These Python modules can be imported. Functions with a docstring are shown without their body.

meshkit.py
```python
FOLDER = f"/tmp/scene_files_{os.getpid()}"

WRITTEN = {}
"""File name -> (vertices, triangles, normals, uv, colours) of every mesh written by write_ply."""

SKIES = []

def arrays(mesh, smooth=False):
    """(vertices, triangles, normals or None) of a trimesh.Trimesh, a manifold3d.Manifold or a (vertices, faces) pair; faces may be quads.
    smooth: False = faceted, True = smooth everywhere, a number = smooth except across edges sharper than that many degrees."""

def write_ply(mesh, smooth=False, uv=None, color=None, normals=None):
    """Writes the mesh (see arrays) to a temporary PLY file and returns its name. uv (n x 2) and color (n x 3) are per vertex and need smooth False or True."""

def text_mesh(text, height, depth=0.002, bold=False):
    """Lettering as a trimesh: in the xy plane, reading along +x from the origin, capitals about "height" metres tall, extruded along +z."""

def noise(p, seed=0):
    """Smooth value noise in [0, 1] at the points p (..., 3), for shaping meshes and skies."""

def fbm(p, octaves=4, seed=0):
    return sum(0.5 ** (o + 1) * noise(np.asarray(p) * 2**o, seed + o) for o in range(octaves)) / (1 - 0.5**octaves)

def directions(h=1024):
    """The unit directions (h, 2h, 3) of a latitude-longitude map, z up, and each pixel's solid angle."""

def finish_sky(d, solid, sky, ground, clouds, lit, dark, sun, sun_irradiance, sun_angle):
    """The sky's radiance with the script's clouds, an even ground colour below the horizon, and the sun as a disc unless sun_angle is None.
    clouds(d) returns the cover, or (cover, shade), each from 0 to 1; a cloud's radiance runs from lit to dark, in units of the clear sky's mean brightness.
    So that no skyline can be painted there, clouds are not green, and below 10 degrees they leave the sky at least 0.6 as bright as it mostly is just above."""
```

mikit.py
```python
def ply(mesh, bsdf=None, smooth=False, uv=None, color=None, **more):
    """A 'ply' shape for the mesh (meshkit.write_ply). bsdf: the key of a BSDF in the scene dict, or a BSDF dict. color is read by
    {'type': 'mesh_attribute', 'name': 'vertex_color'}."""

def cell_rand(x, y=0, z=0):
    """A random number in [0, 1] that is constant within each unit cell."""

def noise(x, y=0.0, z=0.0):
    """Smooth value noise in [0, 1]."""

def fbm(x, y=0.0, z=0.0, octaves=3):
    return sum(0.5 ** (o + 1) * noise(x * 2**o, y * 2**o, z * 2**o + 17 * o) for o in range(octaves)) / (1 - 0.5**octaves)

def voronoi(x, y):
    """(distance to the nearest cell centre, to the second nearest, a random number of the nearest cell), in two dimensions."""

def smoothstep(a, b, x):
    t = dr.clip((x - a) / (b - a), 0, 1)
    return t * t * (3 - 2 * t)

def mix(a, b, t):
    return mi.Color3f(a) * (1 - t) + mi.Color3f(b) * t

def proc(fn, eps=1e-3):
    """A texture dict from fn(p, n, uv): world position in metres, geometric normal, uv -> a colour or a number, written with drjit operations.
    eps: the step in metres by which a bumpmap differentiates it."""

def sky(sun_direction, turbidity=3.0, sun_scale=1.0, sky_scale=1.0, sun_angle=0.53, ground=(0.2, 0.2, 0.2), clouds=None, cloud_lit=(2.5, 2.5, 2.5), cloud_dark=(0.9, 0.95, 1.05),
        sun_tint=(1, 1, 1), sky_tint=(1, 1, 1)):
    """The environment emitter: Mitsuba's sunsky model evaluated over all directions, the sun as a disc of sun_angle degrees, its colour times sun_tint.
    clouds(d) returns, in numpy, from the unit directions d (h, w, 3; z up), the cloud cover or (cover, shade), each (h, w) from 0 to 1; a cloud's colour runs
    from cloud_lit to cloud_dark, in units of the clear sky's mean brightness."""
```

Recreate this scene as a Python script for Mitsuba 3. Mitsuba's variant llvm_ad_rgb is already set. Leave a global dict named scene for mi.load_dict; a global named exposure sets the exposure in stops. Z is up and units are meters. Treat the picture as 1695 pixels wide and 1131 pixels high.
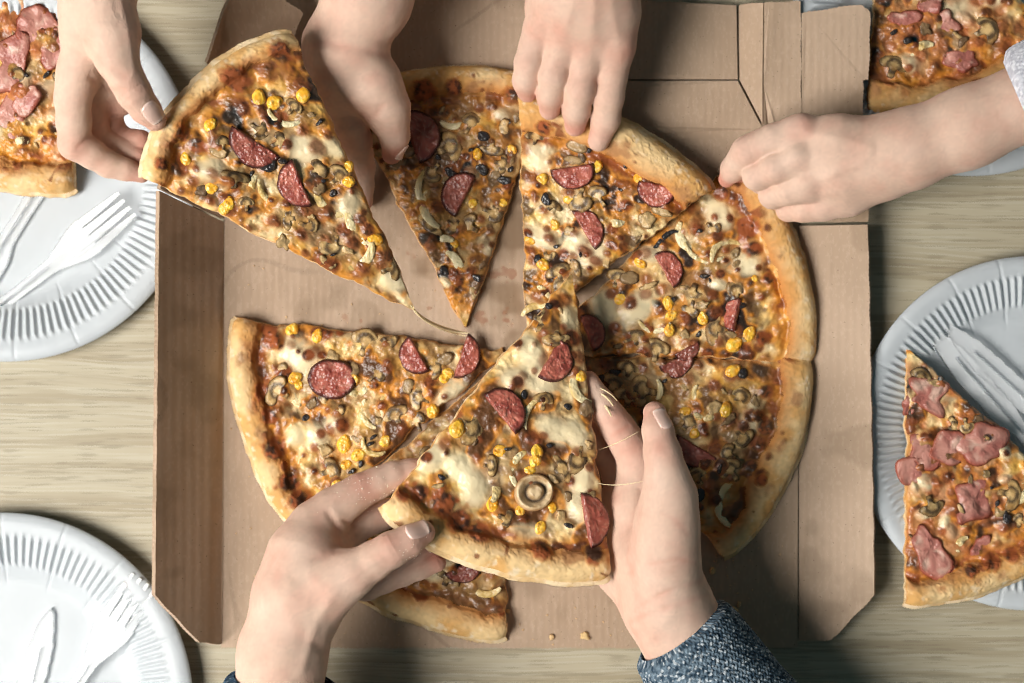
import math, numpy as np, trimesh, shapely, drjit as dr, mitsuba as mi, mikit, meshkit
from mikit import noise, fbm, voronoi, smoothstep, mix, cell_rand
T = mi.ScalarTransform4f

# ------------------------------------------------------------------ camera, light, exposure
H = 1.15                       # the lens stands this high over the table top (z = 0), looking straight down
S0 = 0.38e-3                   # metres on the table per pixel of the 1695 px wide photograph
exposure = 0.22
scene, labels = {}, {}
scene['camera'] = {'type': 'thinlens', 'fov': 2 * math.degrees(math.atan(847.5 * S0 / H)), 'fov_axis': 'x',
                   'aperture_radius': 0.0065, 'focus_distance': H - 0.075, 'near_clip': 0.05, 'far_clip': 50.0,
                   'to_world': T().look_at(origin=[0, 0, H], target=[0, 0, 0], up=[0, 1, 0])}
KEY_DIR = np.array([-1.0, -0.36, 1.2]); KEY_DIR /= np.linalg.norm(KEY_DIR)
KEY_D, KEY_S = 2.15, 0.54
KEY_L = np.array([18.9, 18.2, 17.1])
AMBIENT = [0.034, 0.060, 0.067]
scene['room_light'] = {'type': 'constant', 'radiance': {'type': 'rgb', 'value': AMBIENT}}
scene['window_lamp'] = {'type': 'rectangle', 'to_world': T().look_at(origin=(KEY_DIR * KEY_D).tolist(), target=[0, 0, 0], up=[0, 0, 1]).scale([KEY_S, KEY_S, 1]),
                        'bsdf': {'type': 'diffuse', 'reflectance': {'type': 'rgb', 'value': 0.5}},
                        'emitter': {'type': 'area', 'radiance': {'type': 'rgb', 'value': KEY_L.tolist()}}}
labels['window_lamp'] = {'label': 'square window light panel high beyond the left edge of the table', 'category': 'lamp'}


def P(px, py, z=0.0):
    """the point at height z (metres) that stands under pixel (px, py) of the photograph"""
    f = S0 * (H - z) / H
    return np.array([(px - 847.5) * f, (565.5 - py) * f, z])


def RM(r, z=0.0):
    return r * S0 * (H - z) / H


def px_of(v):
    f = H / (S0 * (H - v[:, 2]))
    return np.stack([v[:, 0] * f + 847.5, 565.5 - v[:, 1] * f], 1)


def numbered(key):
    if key not in scene and key not in labels:
        return key
    n = 1
    while f'{key}_{n:03d}' in scene or f'{key}_{n:03d}' in labels:
        n += 1
    return f'{key}_{n:03d}'


def thing(name, label, cat, group=None, **more):
    key = numbered(name)
    labels[key] = {'label': label, 'category': cat, **more}
    if group:
        labels[key]['group'] = group
    return key


def put(key, shape, label=None, **more):
    key = numbered(key)
    scene[key] = shape
    if label or more:
        labels[key] = {**({'label': label} if label else {}), **more}
    return key


def sstep(a, b, x):
    t = np.clip((np.asarray(x, float) - a) / (b - a), 0, 1)
    return t * t * (3 - 2 * t)


def lerp(a, b, t):
    return np.asarray(a) * (1 - t[..., None]) + np.asarray(b) * t[..., None]


def srgb(r, g, b):
    c = np.array([r, g, b]) / 255.0
    return np.where(c < 0.04045, c / 12.92, ((c + 0.055) / 1.055) ** 2.4)


def nz(p, f, seed=0):
    return meshkit.noise(np.asarray(p) * f + seed * 7.31, seed)


def nf(p, f, o=3, seed=0):
    return meshkit.fbm(np.asarray(p) * f + seed * 7.31, o, seed)


# ------------------------------------------------------------------ materials
VC = {'type': 'mesh_attribute', 'name': 'vertex_color'}


def bumped(inner, fn, scale, eps=4e-4):
    return {'type': 'twosided', 'b': {'type': 'bumpmap', 'arbitrary': mikit.proc(fn, eps), 'scale': scale, 'inner': inner}}


def wood_colour(p, n, uv):
    x, y = p.x, p.y
    w = fbm(x * 5, y * 22, 3.0, 3)
    g = fbm(x * 7 + w * 0.8, y * 300 + w * 6, 1.0, 4)
    fine = fbm(x * 26, y * 900 + w * 12, 5.0, 2)
    pore = smoothstep(0.56, 0.80, fbm(x * 60 + 3, y * 1000, 9.0, 2))
    ring = 0.5 + 0.5 * dr.sin((y * 110 + w * 3.2 + 0.3 * dr.sin(x * 7)) * 2.2)
    c = mix(mi.Color3f(0.405, 0.358, 0.258), mi.Color3f(0.322, 0.270, 0.182), smoothstep(0.32, 0.72, g * 0.75 + ring * 0.25))
    c = mix(c, mi.Color3f(0.455, 0.42, 0.325), 0.55 * smoothstep(0.45, 0.8, fine))
    return mix(c, mi.Color3f(0.22, 0.185, 0.125), 0.5 * pore)


def wood_height(p, n, uv):
    w = fbm(p.x * 5, p.y * 22, 3.0, 3)
    return fbm(p.x * 34, p.y * 900 + w * 30, 5.0, 2)


scene['m_wood'] = bumped({'type': 'principled', 'base_color': mikit.proc(wood_colour), 'roughness': 0.5, 'specular': 0.35}, wood_height, 0.00012)


def card_colour(p, n, uv):
    x, y = p.x, p.y
    flute = 0.5 + 0.5 * dr.sin(x * (2 * math.pi / 0.0046) + 1.3 * fbm(x * 8, y * 14, 0.0, 2))
    fibre = fbm(x * 900, y * 420, 1.0, 3)
    blot = fbm(x * 26, y * 17, 4.0, 3)
    grease = smoothstep(0.62, 0.75, fbm(x * 32 + 9, y * 32, 8.0, 3))
    c = mix(mi.Color3f(0.440, 0.318, 0.226), mi.Color3f(0.370, 0.262, 0.180), smoothstep(0.3, 0.7, blot))
    c = mix(c, mi.Color3f(0.35, 0.25, 0.178), 0.30 * flute)
    rid = smoothstep(0.012, 0.003, dr.abs(fbm(x * 9 + 2, y * 7, 11.0, 3) - 0.47)) * smoothstep(0.5, 0.62, fbm(x * 12, y * 12, 21.0, 2))
    c = mix(c, mi.Color3f(0.25, 0.175, 0.12), 0.4 * rid)
    c = mix(c, mi.Color3f(0.55, 0.43, 0.33), 0.2 * smoothstep(0.5, 0.8, fibre))
    c = mix(c, mi.Color3f(0.21, 0.14, 0.085), 0.35 * grease)
    d1, d2, k = voronoi(x * 260, y * 260)
    mid = smoothstep(0.175, 0.08, dr.sqrt(dr.square(p.x - 0.006) + dr.square(p.y + 0.008)))
    c = mix(c, mi.Color3f(0.20, 0.125, 0.07), 0.75 * mid * smoothstep(0.50, 0.70, fbm(x * 45 + 31, y * 45, 3.0, 3)))
    c = mix(c, mi.Color3f(0.26, 0.085, 0.03), 0.5 * mid * smoothstep(0.70, 0.78, fbm(x * 95 + 7, y * 95, 6.0, 3)))
    return mix(c, mi.Color3f(0.13, 0.085, 0.05), 0.7 * smoothstep(0.10, 0.04, d1) * dr.select(k > 0.88, 1.0, 0.0))


def card_height(p, n, uv):
    return 0.5 + 0.5 * dr.sin(p.x * (2 * math.pi / 0.0046) + 1.3 * fbm(p.x * 8, p.y * 14, 0.0, 2)) + 0.8 * fbm(p.x * 40, p.y * 30, 2.0, 3) + 0.18 * fbm(p.x * 1500, p.y * 1500, 2.0, 2)


scene['m_card'] = bumped({'type': 'principled', 'base_color': mikit.proc(card_colour), 'roughness': 0.62, 'specular': 0.25}, card_height, 0.00010)
scene['m_cut'] = {'type': 'twosided', 'b': {'type': 'principled', 'base_color': {'type': 'rgb', 'value': [0.52, 0.38, 0.26]}, 'roughness': 0.9, 'specular': 0.1}}
scene['m_plate'] = bumped({'type': 'principled', 'base_color': {'type': 'rgb', 'value': [0.475, 0.505, 0.53]}, 'roughness': 0.42, 'specular': 0.3},
                          lambda p, n, uv: fbm(p.x * 70, p.y * 70, p.z * 70, 3), 0.00025)
scene['m_crust'] = bumped({'type': 'principled', 'base_color': VC, 'roughness': 0.8, 'specular': 0.25},
                          lambda p, n, uv: fbm(p.x * 900, p.y * 900, p.z * 900, 3), 0.0011, 3e-4)
scene['m_cheese'] = bumped({'type': 'principled', 'base_color': VC, 'roughness': 0.36, 'specular': 0.4, 'clearcoat': 0.15, 'clearcoat_gloss': 0.8},
                           lambda p, n, uv: fbm(p.x * 420, p.y * 420, p.z * 420, 3), 0.0006, 4e-4)
scene['m_topping'] = bumped({'type': 'principled', 'base_color': VC, 'roughness': 0.36, 'specular': 0.45},
                            lambda p, n, uv: fbm(p.x * 800, p.y * 800, p.z * 800, 3), 0.0006, 3e-4)
scene['m_juicy'] = bumped({'type': 'principled', 'base_color': VC, 'roughness': 0.3, 'specular': 0.5, 'clearcoat': 0.3, 'clearcoat_gloss': 0.85},
                          lambda p, n, uv: fbm(p.x * 750, p.y * 750, p.z * 750, 2), 0.0011, 3e-4)


def skin_height(p, n, uv):
    d1, d2, k = voronoi(p.x * 1100 + p.z * 500, p.y * 1100 + p.z * 330)
    return 0.7 * smoothstep(0.0, 0.35, d2 - d1) + fbm(p.x * 300, p.y * 300, p.z * 300, 3)


scene['m_skin'] = bumped({'type': 'principled', 'base_color': VC, 'roughness': 0.47, 'specular': 0.38, 'sheen': 0.25, 'sheen_tint': 0.8}, skin_height, 0.00042, 3e-4)
scene['m_nail'] = {'type': 'twosided', 'b': {'type': 'principled', 'base_color': VC, 'roughness': 0.22, 'specular': 0.5}}
scene['m_knit'] = {'type': 'twosided', 'b': {'type': 'principled', 'base_color': VC, 'roughness': 0.9, 'specular': 0.1, 'sheen': 0.4}}
CLEAR = {'type': 'twosided', 'b': {'type': 'principled', 'base_color': {'type': 'rgb', 'value': [0.88, 0.90, 0.92]}, 'roughness': 0.16, 'specular': 0.7}}
scene['m_clear'] = {'type': 'mask', 'opacity': 0.34, 'b': CLEAR}
scene['m_rim'] = {'type': 'dielectric', 'int_ior': 1.47, 'ext_ior': 1.0}

# ------------------------------------------------------------------ table
tb = trimesh.creation.box(extents=[2.2, 1.5, 0.03]); tb.apply_translation([0, 0.0, -0.015])
put('table', mikit.ply(tb, 'm_wood'), 'light oak wood table top with fine horizontal grain under everything', category='table')


# ------------------------------------------------------------------ pizza box
def jag(poly, cut, amp=0.00055, step=0.0031, seed=1):
    """poly: (n, 3) corner points; cut[i]: True where the edge i -> i+1 is a perforated cut: it becomes a small scallop"""
    rng = np.random.default_rng(seed)
    out = []
    n = len(poly)
    c = poly.mean(0)
    for i in range(n):
        a, b = poly[i], poly[(i + 1) % n]
        L = np.linalg.norm(b - a)
        k = max(2, int(L / (step / 4))) if cut[i] else max(2, int(L / 0.02))
        d = (b - a) / L
        nn = np.cross(d, [0, 0, 1.0]); nn /= max(np.linalg.norm(nn), 1e-9)
        if nn @ (c - a) > 0:
            nn = -nn
        wob = rng.uniform(0, 6)
        for j in range(k):
            s = j / k * L
            p = a + d * s
            if cut[i]:
                p = p + nn * amp * (abs(math.sin(math.pi * s / step)) + 0.5 * math.sin(s * 260 + wob)) * min(1, 8 * j / k, 8 * (k - j) / k)
            out.append(p)
    return np.array(out)


def panel(key, corners, cut, th=0.003, seed=1, dent=0.0):
    """a sheet of corrugated board: the corners (px, py, z mm) of its upper face, anticlockwise or not; two liners and the edge between them"""
    c = np.array([P(x, y, z / 1000) for x, y, z in corners])
    o = c.mean(0)
    u = c[1] - c[0]; u /= np.linalg.norm(u)
    n = np.linalg.svd(c - o)[2][2]
    if n[2] < 0:
        n = -n
    u = u - n * (u @ n); u /= np.linalg.norm(u)
    v = np.cross(n, u)
    b = jag(c, cut, seed=seed)
    q = np.stack([(b - o) @ u, (b - o) @ v], 1)
    h0 = (b - o) @ n
    poly = shapely.Polygon(q).buffer(0)
    if poly.geom_type != 'Polygon':
        poly = max(poly.geoms, key=lambda g: g.area)
    m = trimesh.creation.extrude_polygon(poly, th, engine='earcut')
    w = m.vertices.copy()
    # corner heights that do not lie on the plane: bilinear-ish correction by inverse distance
    cq = np.stack([(c - o) @ u, (c - o) @ v], 1); ch = (c - o) @ n
    d = 1 / (np.linalg.norm(w[:, None, :2] - cq[None], axis=2) ** 2 + 1e-7)
    hh = (d * ch).sum(1) / d.sum(1)
    vv = o + w[:, :1] * u + w[:, 1:2] * v + (w[:, 2:] - th + hh[:, None]) * n
    m = trimesh.Trimesh(vv, m.faces, process=False)
    return put(key, mikit.ply(m, 'm_card'))


BOX = thing('pizza_box', 'open brown corrugated cardboard pizza box lying under the pizza in the middle', 'pizza box')
N_, C_ = False, True
panel(BOX + '__base_panel', [(373, 204, 3), (1322, 204, 3), (1320, 1072, 3), (366, 1072, 3)], [N_, N_, C_, N_], seed=2)
panel(BOX + '__side_wall', [(371, 368, 3.4), (264, 316, 50), (257, 985, 52), (330, 1063, 22), (367, 1066, 3.4)], [N_, C_, C_, C_, N_], seed=3)
panel(BOX + '__side_wall', [(1323, 374, 3.2), (1436, 372, 22), (1447, 985, 22), (1376, 1059, 11), (1322, 1060, 3.2)], [N_, C_, C_, C_, N_], seed=4)
panel(BOX + '__corner_tab', [(371, 362, 3.4), (265, 312, 48), (278, 268, 42), (372, 252, 4)], [N_, C_, N_, N_], seed=5)
panel(BOX + '__back_wall', [(372, 248, 3.2), (1263, 214, 3.4), (1221, 134, 8), (372, 134, 5)], [N_, N_, N_, N_], seed=6)
panel(BOX + '__lid_panel', [(372, 131, 5), (1221, 131, 8), (1219, 9, 6), (372, -30, 5)], [N_, N_, C_, N_], seed=7)
panel(BOX + '__lid_side', [(1223, 130, 6), (1223, 9, 5), (1263, 5, 19), (1262, 205, 17)], [N_, C_, N_, N_], seed=8)
panel(BOX + '__lid_side', [(1264, 208, 17), (1265, 5, 19), (1325, 2, 20), (1325, 366, 18), (1288, 366, 9)], [N_, C_, C_, N_, N_], seed=9)
panel(BOX + '__tuck_flap', [(1327, 366, 18), (1327, 22, 20), (1425, 8, 24), (1440, 20, 24), (1437, 132, 23), (1428, 134, 23), (1428, 196, 22), (1436, 200, 22), (1437, 367, 20)],
      [N_, C_, C_, C_, C_, C_, C_, C_, C_], seed=10)
panel(BOX + '__corner_tab', [(1322, 250, 3.2), (1262, 216, 15), (1186, 285, 5), (1240, 330, 3.4)], [N_, C_, C_, N_], seed=11)
panel(BOX + '__lid_side', [(368, 130, 13), (342, 105, 50), (388, -14, 54), (450, -14, 40), (502, 22, 22), (470, 120, 12)], [N_, C_, C_, C_, C_, N_], seed=12)
# ------------------------------------------------------------------ surfaces from distance fields (hands)
def cone(p, a, b, ra, rb):
    ba = (b - a).astype(np.float32)
    t = np.clip((p - a.astype(np.float32)) @ ba / max(float(ba @ ba), 1e-12), 0, 1)
    return np.linalg.norm(p - a.astype(np.float32) - t[:, None] * ba, axis=1) - (ra + t * (rb - ra))


def smin(a, b, k):
    h = np.maximum(k - np.abs(a - b), 0) / k
    return np.minimum(a, b) - h * h * k * 0.25


def surface_net(f, lo, hi, h):
    """naive surface nets of the field f over the box lo..hi with cells of h; fine cells are evaluated only near the surface"""
    cs = 5
    n = np.ceil((hi - lo) / (h * cs)).astype(int) + 1
    ax = [lo[i] + np.arange(n[i]) * h * cs + h * (cs - 1) / 2 for i in range(3)]
    g = np.stack(np.meshgrid(*ax, indexing='ij'), -1).reshape(-1, 3).astype(np.float32)
    cv = f(g).reshape(n)
    V = cv.repeat(cs, 0).repeat(cs, 1).repeat(cs, 2).astype(np.float32)
    near = (np.abs(cv) < h * cs * 1.25).repeat(cs, 0).repeat(cs, 1).repeat(cs, 2)
    idx = np.argwhere(near)
    V[near] = f((lo + idx * h).astype(np.float32))
    ins = V < 0
    acc = np.zeros(tuple(s - 1 for s in V.shape), np.int8)
    for a, b, c in np.ndindex(2, 2, 2):
        acc += ins[a:a + acc.shape[0], b:b + acc.shape[1], c:c + acc.shape[2]]
    cell = np.argwhere((acc > 0) & (acc < 8))
    cid = -np.ones(acc.shape, np.int64); cid[tuple(cell.T)] = np.arange(len(cell))
    cor = np.array(list(np.ndindex(2, 2, 2)))
    vals = np.stack([V[tuple((cell + c).T)] for c in cor], 1)
    s, cnt = np.zeros((len(cell), 3)), np.zeros(len(cell))
    for i in range(8):
        for j in range(i + 1, 8):
            if np.abs(cor[i] - cor[j]).sum() == 1:
                x = (vals[:, i] < 0) != (vals[:, j] < 0)
                t = np.where(x, vals[:, i] / np.where(x, vals[:, i] - vals[:, j], 1), 0)
                s += x[:, None] * (cor[i] + t[:, None] * (cor[j] - cor[i])); cnt += x
    v = lo + (cell + s / cnt[:, None]) * h
    faces = []
    for axis in range(3):
        b, c = (axis + 1) % 3, (axis + 2) % 3
        sl0 = [slice(None)] * 3; sl1 = [slice(None)] * 3
        sl0[axis] = slice(0, -1); sl1[axis] = slice(1, None)
        x0, x1 = ins[tuple(sl0)], ins[tuple(sl1)]
        e = np.argwhere(x0 != x1)
        e = e[(e[:, b] > 0) & (e[:, c] > 0) & (e[:, b] < acc.shape[b]) & (e[:, c] < acc.shape[c])]
        fl = x0[tuple(e.T)]
        q = []
        for db, dc in ((1, 1), (0, 1), (0, 0), (1, 0)):
            k = e.copy(); k[:, b] -= db; k[:, c] -= dc
            q.append(cid[tuple(k.T)])
        q = np.stack(q, 1)
        q[~fl] = q[~fl][:, ::-1]
        faces.append(q[(q >= 0).all(1)])
    q = np.concatenate(faces)
    return v, np.vstack([q[:, [0, 1, 2]], q[:, [0, 2, 3]]])


def grad(f, p, e=0.0006):
    g = np.stack([f((p + d).astype(np.float32)) - f((p - d).astype(np.float32)) for d in np.eye(3) * e], 1)
    return g / np.maximum(np.linalg.norm(g, axis=1, keepdims=True), 1e-9)


class Hand:
    """palm: chains of joints (px, py, z mm, r px) blended softly; fingers: chains of joints, thumb first"""

    def __init__(self, palm, fingers, kp=0.011, kf=0.008, bumps=()):
        w = lambda c: [(P(x, y, z / 1000), RM(r, z / 1000)) for x, y, z, r in c]
        self.palm = [w(c) for c in palm]
        self.fing = [self.fill(w(c)) for c in fingers]
        self.bumps = w(bumps)
        self.kp, self.kf = kp, kf

    @staticmethod
    def fill(c):
        out = [c[0]]
        for (a, ra), (b, rb) in zip(c[:-1], c[1:]):
            if np.linalg.norm(b - a) > 0.016:
                out.append(((a + b) / 2, (ra + rb) / 2 * 0.985))
            out.append((b, rb))
        return out

    def __call__(self, p):
        d = None
        for c in self.palm:
            for (a, ra), (b, rb) in zip(c[:-1], c[1:]):
                x = cone(p, a, b, ra, rb)
                d = x if d is None else smin(d, x, self.kp)
        d = d + 0.0016
        for a, ra in self.bumps:
            d = smin(d, np.linalg.norm(p - a.astype(np.float32), axis=1) - ra, 0.006)
        tot = d
        for c in self.fing:
            y = None
            for (a, ra), (b, rb) in zip(c[:-1], c[1:]):
                x = cone(p, a, b, ra, rb)
                y = x if y is None else smin(y, x, 0.0035)
            tot = smin(tot, smin(d, y, self.kf), 0.0006)
        return tot

    def bounds(self):
        a = np.array([x - r for c in self.palm + self.fing for x, r in c]).min(0) - 0.006
        b = np.array([x + r for c in self.palm + self.fing for x, r in c]).max(0) + 0.006
        return a, b


def hand_mesh(hand, h=0.00125, wrinkles=(), creases=(), flush=(), veins=(), seed=0):
    lo, hi = hand.bounds()
    v, f = surface_net(hand, lo, hi, h)
    for _ in range(2):
        v = v - grad(hand, v) * hand(v.astype(np.float32))[:, None]
    n = grad(hand, v)
    disp = np.zeros(len(v)); red = np.zeros(len(v))
    for (x, y, z, r, ax, ay, amp) in wrinkles:      # knuckle folds across the direction (ax, ay)
        c = P(x, y, z / 1000); R = RM(r, z / 1000)
        a = np.array([ax, -ay, 0.0]); a /= np.linalg.norm(a)
        q = v - c
        s = q @ a; lat = q @ np.array([-a[1], a[0], 0])
        s = s + 0.0012 * (nz(v, 350, seed) - 0.5) + 6.0 * lat ** 2 * np.sign(s)
        w = np.exp(-(np.linalg.norm(q, axis=1) / (1.25 * R)) ** 4) * sstep(0.1, 0.6, n[:, 2])
        disp -= amp * 1e-3 * w * np.exp(-(s / (0.42 * R)) ** 2) * (0.5 + 0.5 * np.cos(s / 0.0021 * 2 * math.pi * 0.62))
        red += 0.5 * w
    pp = px_of(v)
    for line, wid, dep in creases:
        line = np.array(line, float)
        d = np.full(len(v), 1e9)
        for a, b in zip(line[:-1], line[1:]):
            t = np.clip((pp - a) @ (b - a) / ((b - a) @ (b - a)), 0, 1)
            d = np.minimum(d, np.linalg.norm(pp - a - t[:, None] * (b - a), axis=1))
        w = np.exp(-(d / wid) ** 2) * sstep(0.05, 0.4, n[:, 2])
        disp -= dep * 1e-3 * w
        red += 0.25 * w
    for line, wid, dep in veins:
        line = np.array(line, float)
        d = np.full(len(v), 1e9)
        for a, b in zip(line[:-1], line[1:]):
            t = np.clip((pp - a) @ (b - a) / ((b - a) @ (b - a)), 0, 1)
            d = np.minimum(d, np.linalg.norm(pp - a - t[:, None] * (b - a), axis=1))
        disp += dep * 1e-3 * np.exp(-(d / wid) ** 2) * sstep(0.05, 0.5, n[:, 2])
    disp += 0.0008 * (nf(v, 60, 3, seed + 3) - 0.5) + 0.00035 * (nf(v * [1, 1, 1], 260, 2, seed + 4) - 0.5)
    v = v + n * disp[:, None]
    for c in hand.fing:
        red += 0.9 * np.exp(-(np.linalg.norm(v - c[-1][0], axis=1) / (c[-1][1] * 1.5)) ** 2)
    for x, y, z, r, amt in flush:
        c = P(x, y, z / 1000)
        red += amt * np.exp(-(np.linalg.norm(v - c, axis=1) / RM(r, z / 1000)) ** 2)
    mott = nf(v, 90, 3, seed + 5)
    red = np.clip(red * 0.95 + 0.95 * (mott - 0.43), 0, 1)
    base = np.array([0.630, 0.428, 0.328])
    col = lerp(base, np.array([0.560, 0.245, 0.180]), red)
    col = lerp(col, np.array([0.67, 0.50, 0.40]), np.clip(1.6 * (nf(v, 45, 2, seed + 9) - 0.5), 0, 0.6))
    col *= (0.94 + 0.12 * nz(v, 700, seed + 2))[:, None]
    return v, f, col


def nail(hand, c, ax, up, wid, length, seed=0):
    """a fingernail: a curved plate that lies on the finger round the point c (m), its length along ax, facing up"""
    ax = ax / np.linalg.norm(ax); up = up - ax * (up @ ax); up /= np.linalg.norm(up)
    lat = np.cross(ax, up)
    U, W = np.meshgrid(np.linspace(-1, 1, 19), np.linspace(-1, 1, 15), indexing='ij')
    sq = lambda a, b: a * np.sqrt(1 - 0.36 * b * b)
    uu, ww = sq(U, W), sq(W, U)
    p = c + (uu * length / 2)[..., None] * ax + (ww * wid / 2)[..., None] * lat + 0.009 * up
    p = p.reshape(-1, 3)
    d = -up
    for _ in range(30):
        p = p + d * np.clip(hand(p.astype(np.float32)), -0.003, 0.003)[:, None] * 0.9
    edge = np.maximum(np.abs(U), np.abs(W)).reshape(-1)
    lift = np.where(edge > 0.97, -0.0004, 0.0004 + 0.0003 * (1 - ww.reshape(-1) ** 2))
    tipw = sstep(0.72, 0.86, U.reshape(-1))
    lift = lift + 0.0003 * tipw * (edge < 0.97)
    p = p + grad(hand, p) * lift[:, None]
    col = lerp(np.array([0.70, 0.48, 0.40]), np.array([0.80, 0.68, 0.60]), tipw)
    lun = np.exp(-((U.reshape(-1) + 0.95) / 0.3) ** 2 - (W.reshape(-1) / 0.6) ** 2)
    col = lerp(col, np.array([0.72, 0.54, 0.48]), 0.7 * lun)
    i = np.arange(19 * 15).reshape(19, 15)
    q = np.stack([i[:-1, :-1], i[1:, :-1], i[1:, 1:], i[:-1, 1:]], -1).reshape(-1, 4)
    return (p, q), col


def loft(cl, nu, nv, shape, close=True):
    """rings round the polyline cl of (point, radius x, radius z), shape(u, v) -> extra radius in metres"""
    pts = np.array([c[0] for c in cl]); rx = np.array([c[1] for c in cl]); rz = np.array([c[2] for c in cl])
    s = np.r_[0, np.cumsum(np.linalg.norm(np.diff(pts, axis=0), axis=1))]
    u = np.linspace(0, s[-1], nu)
    c = np.stack([np.interp(u, s, pts[:, k]) for k in range(3)], 1)
    rx, rz = np.interp(u, s, rx), np.interp(u, s, rz)
    t = np.gradient(c, axis=0); t /= np.linalg.norm(t, axis=1, keepdims=True)
    side = np.cross(t, [0, 0, 1.0]); side /= np.linalg.norm(side, axis=1, keepdims=True)
    up = np.cross(side, t)
    a = np.linspace(0, 2 * math.pi, nv, endpoint=False)
    U, A = np.meshgrid(u, a, indexing='ij')
    e = shape(U, A)
    v = c[:, None] + side[:, None] * ((rx[:, None] + e) * np.cos(A))[..., None] + up[:, None] * ((rz[:, None] + e) * np.sin(A))[..., None]
    i = np.arange(nu * nv).reshape(nu, nv); j = np.roll(i, -1, 1)
    q = np.stack([i[:-1], j[:-1], j[1:], i[1:]], -1).reshape(-1, 4)
    return v.reshape(-1, 3), q, U.reshape(-1), A.reshape(-1)
# ------------------------------------------------------------------ pizza
R0, HALF = 0.171, math.radians(22.3)
CREAM, YELLOW, ORANGE = np.array([0.82, 0.645, 0.340]), np.array([0.76, 0.44, 0.095]), np.array([0.62, 0.235, 0.028])
BROWN, CHAR = np.array([0.23, 0.062, 0.020]), np.array([0.042, 0.018, 0.010])


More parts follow.
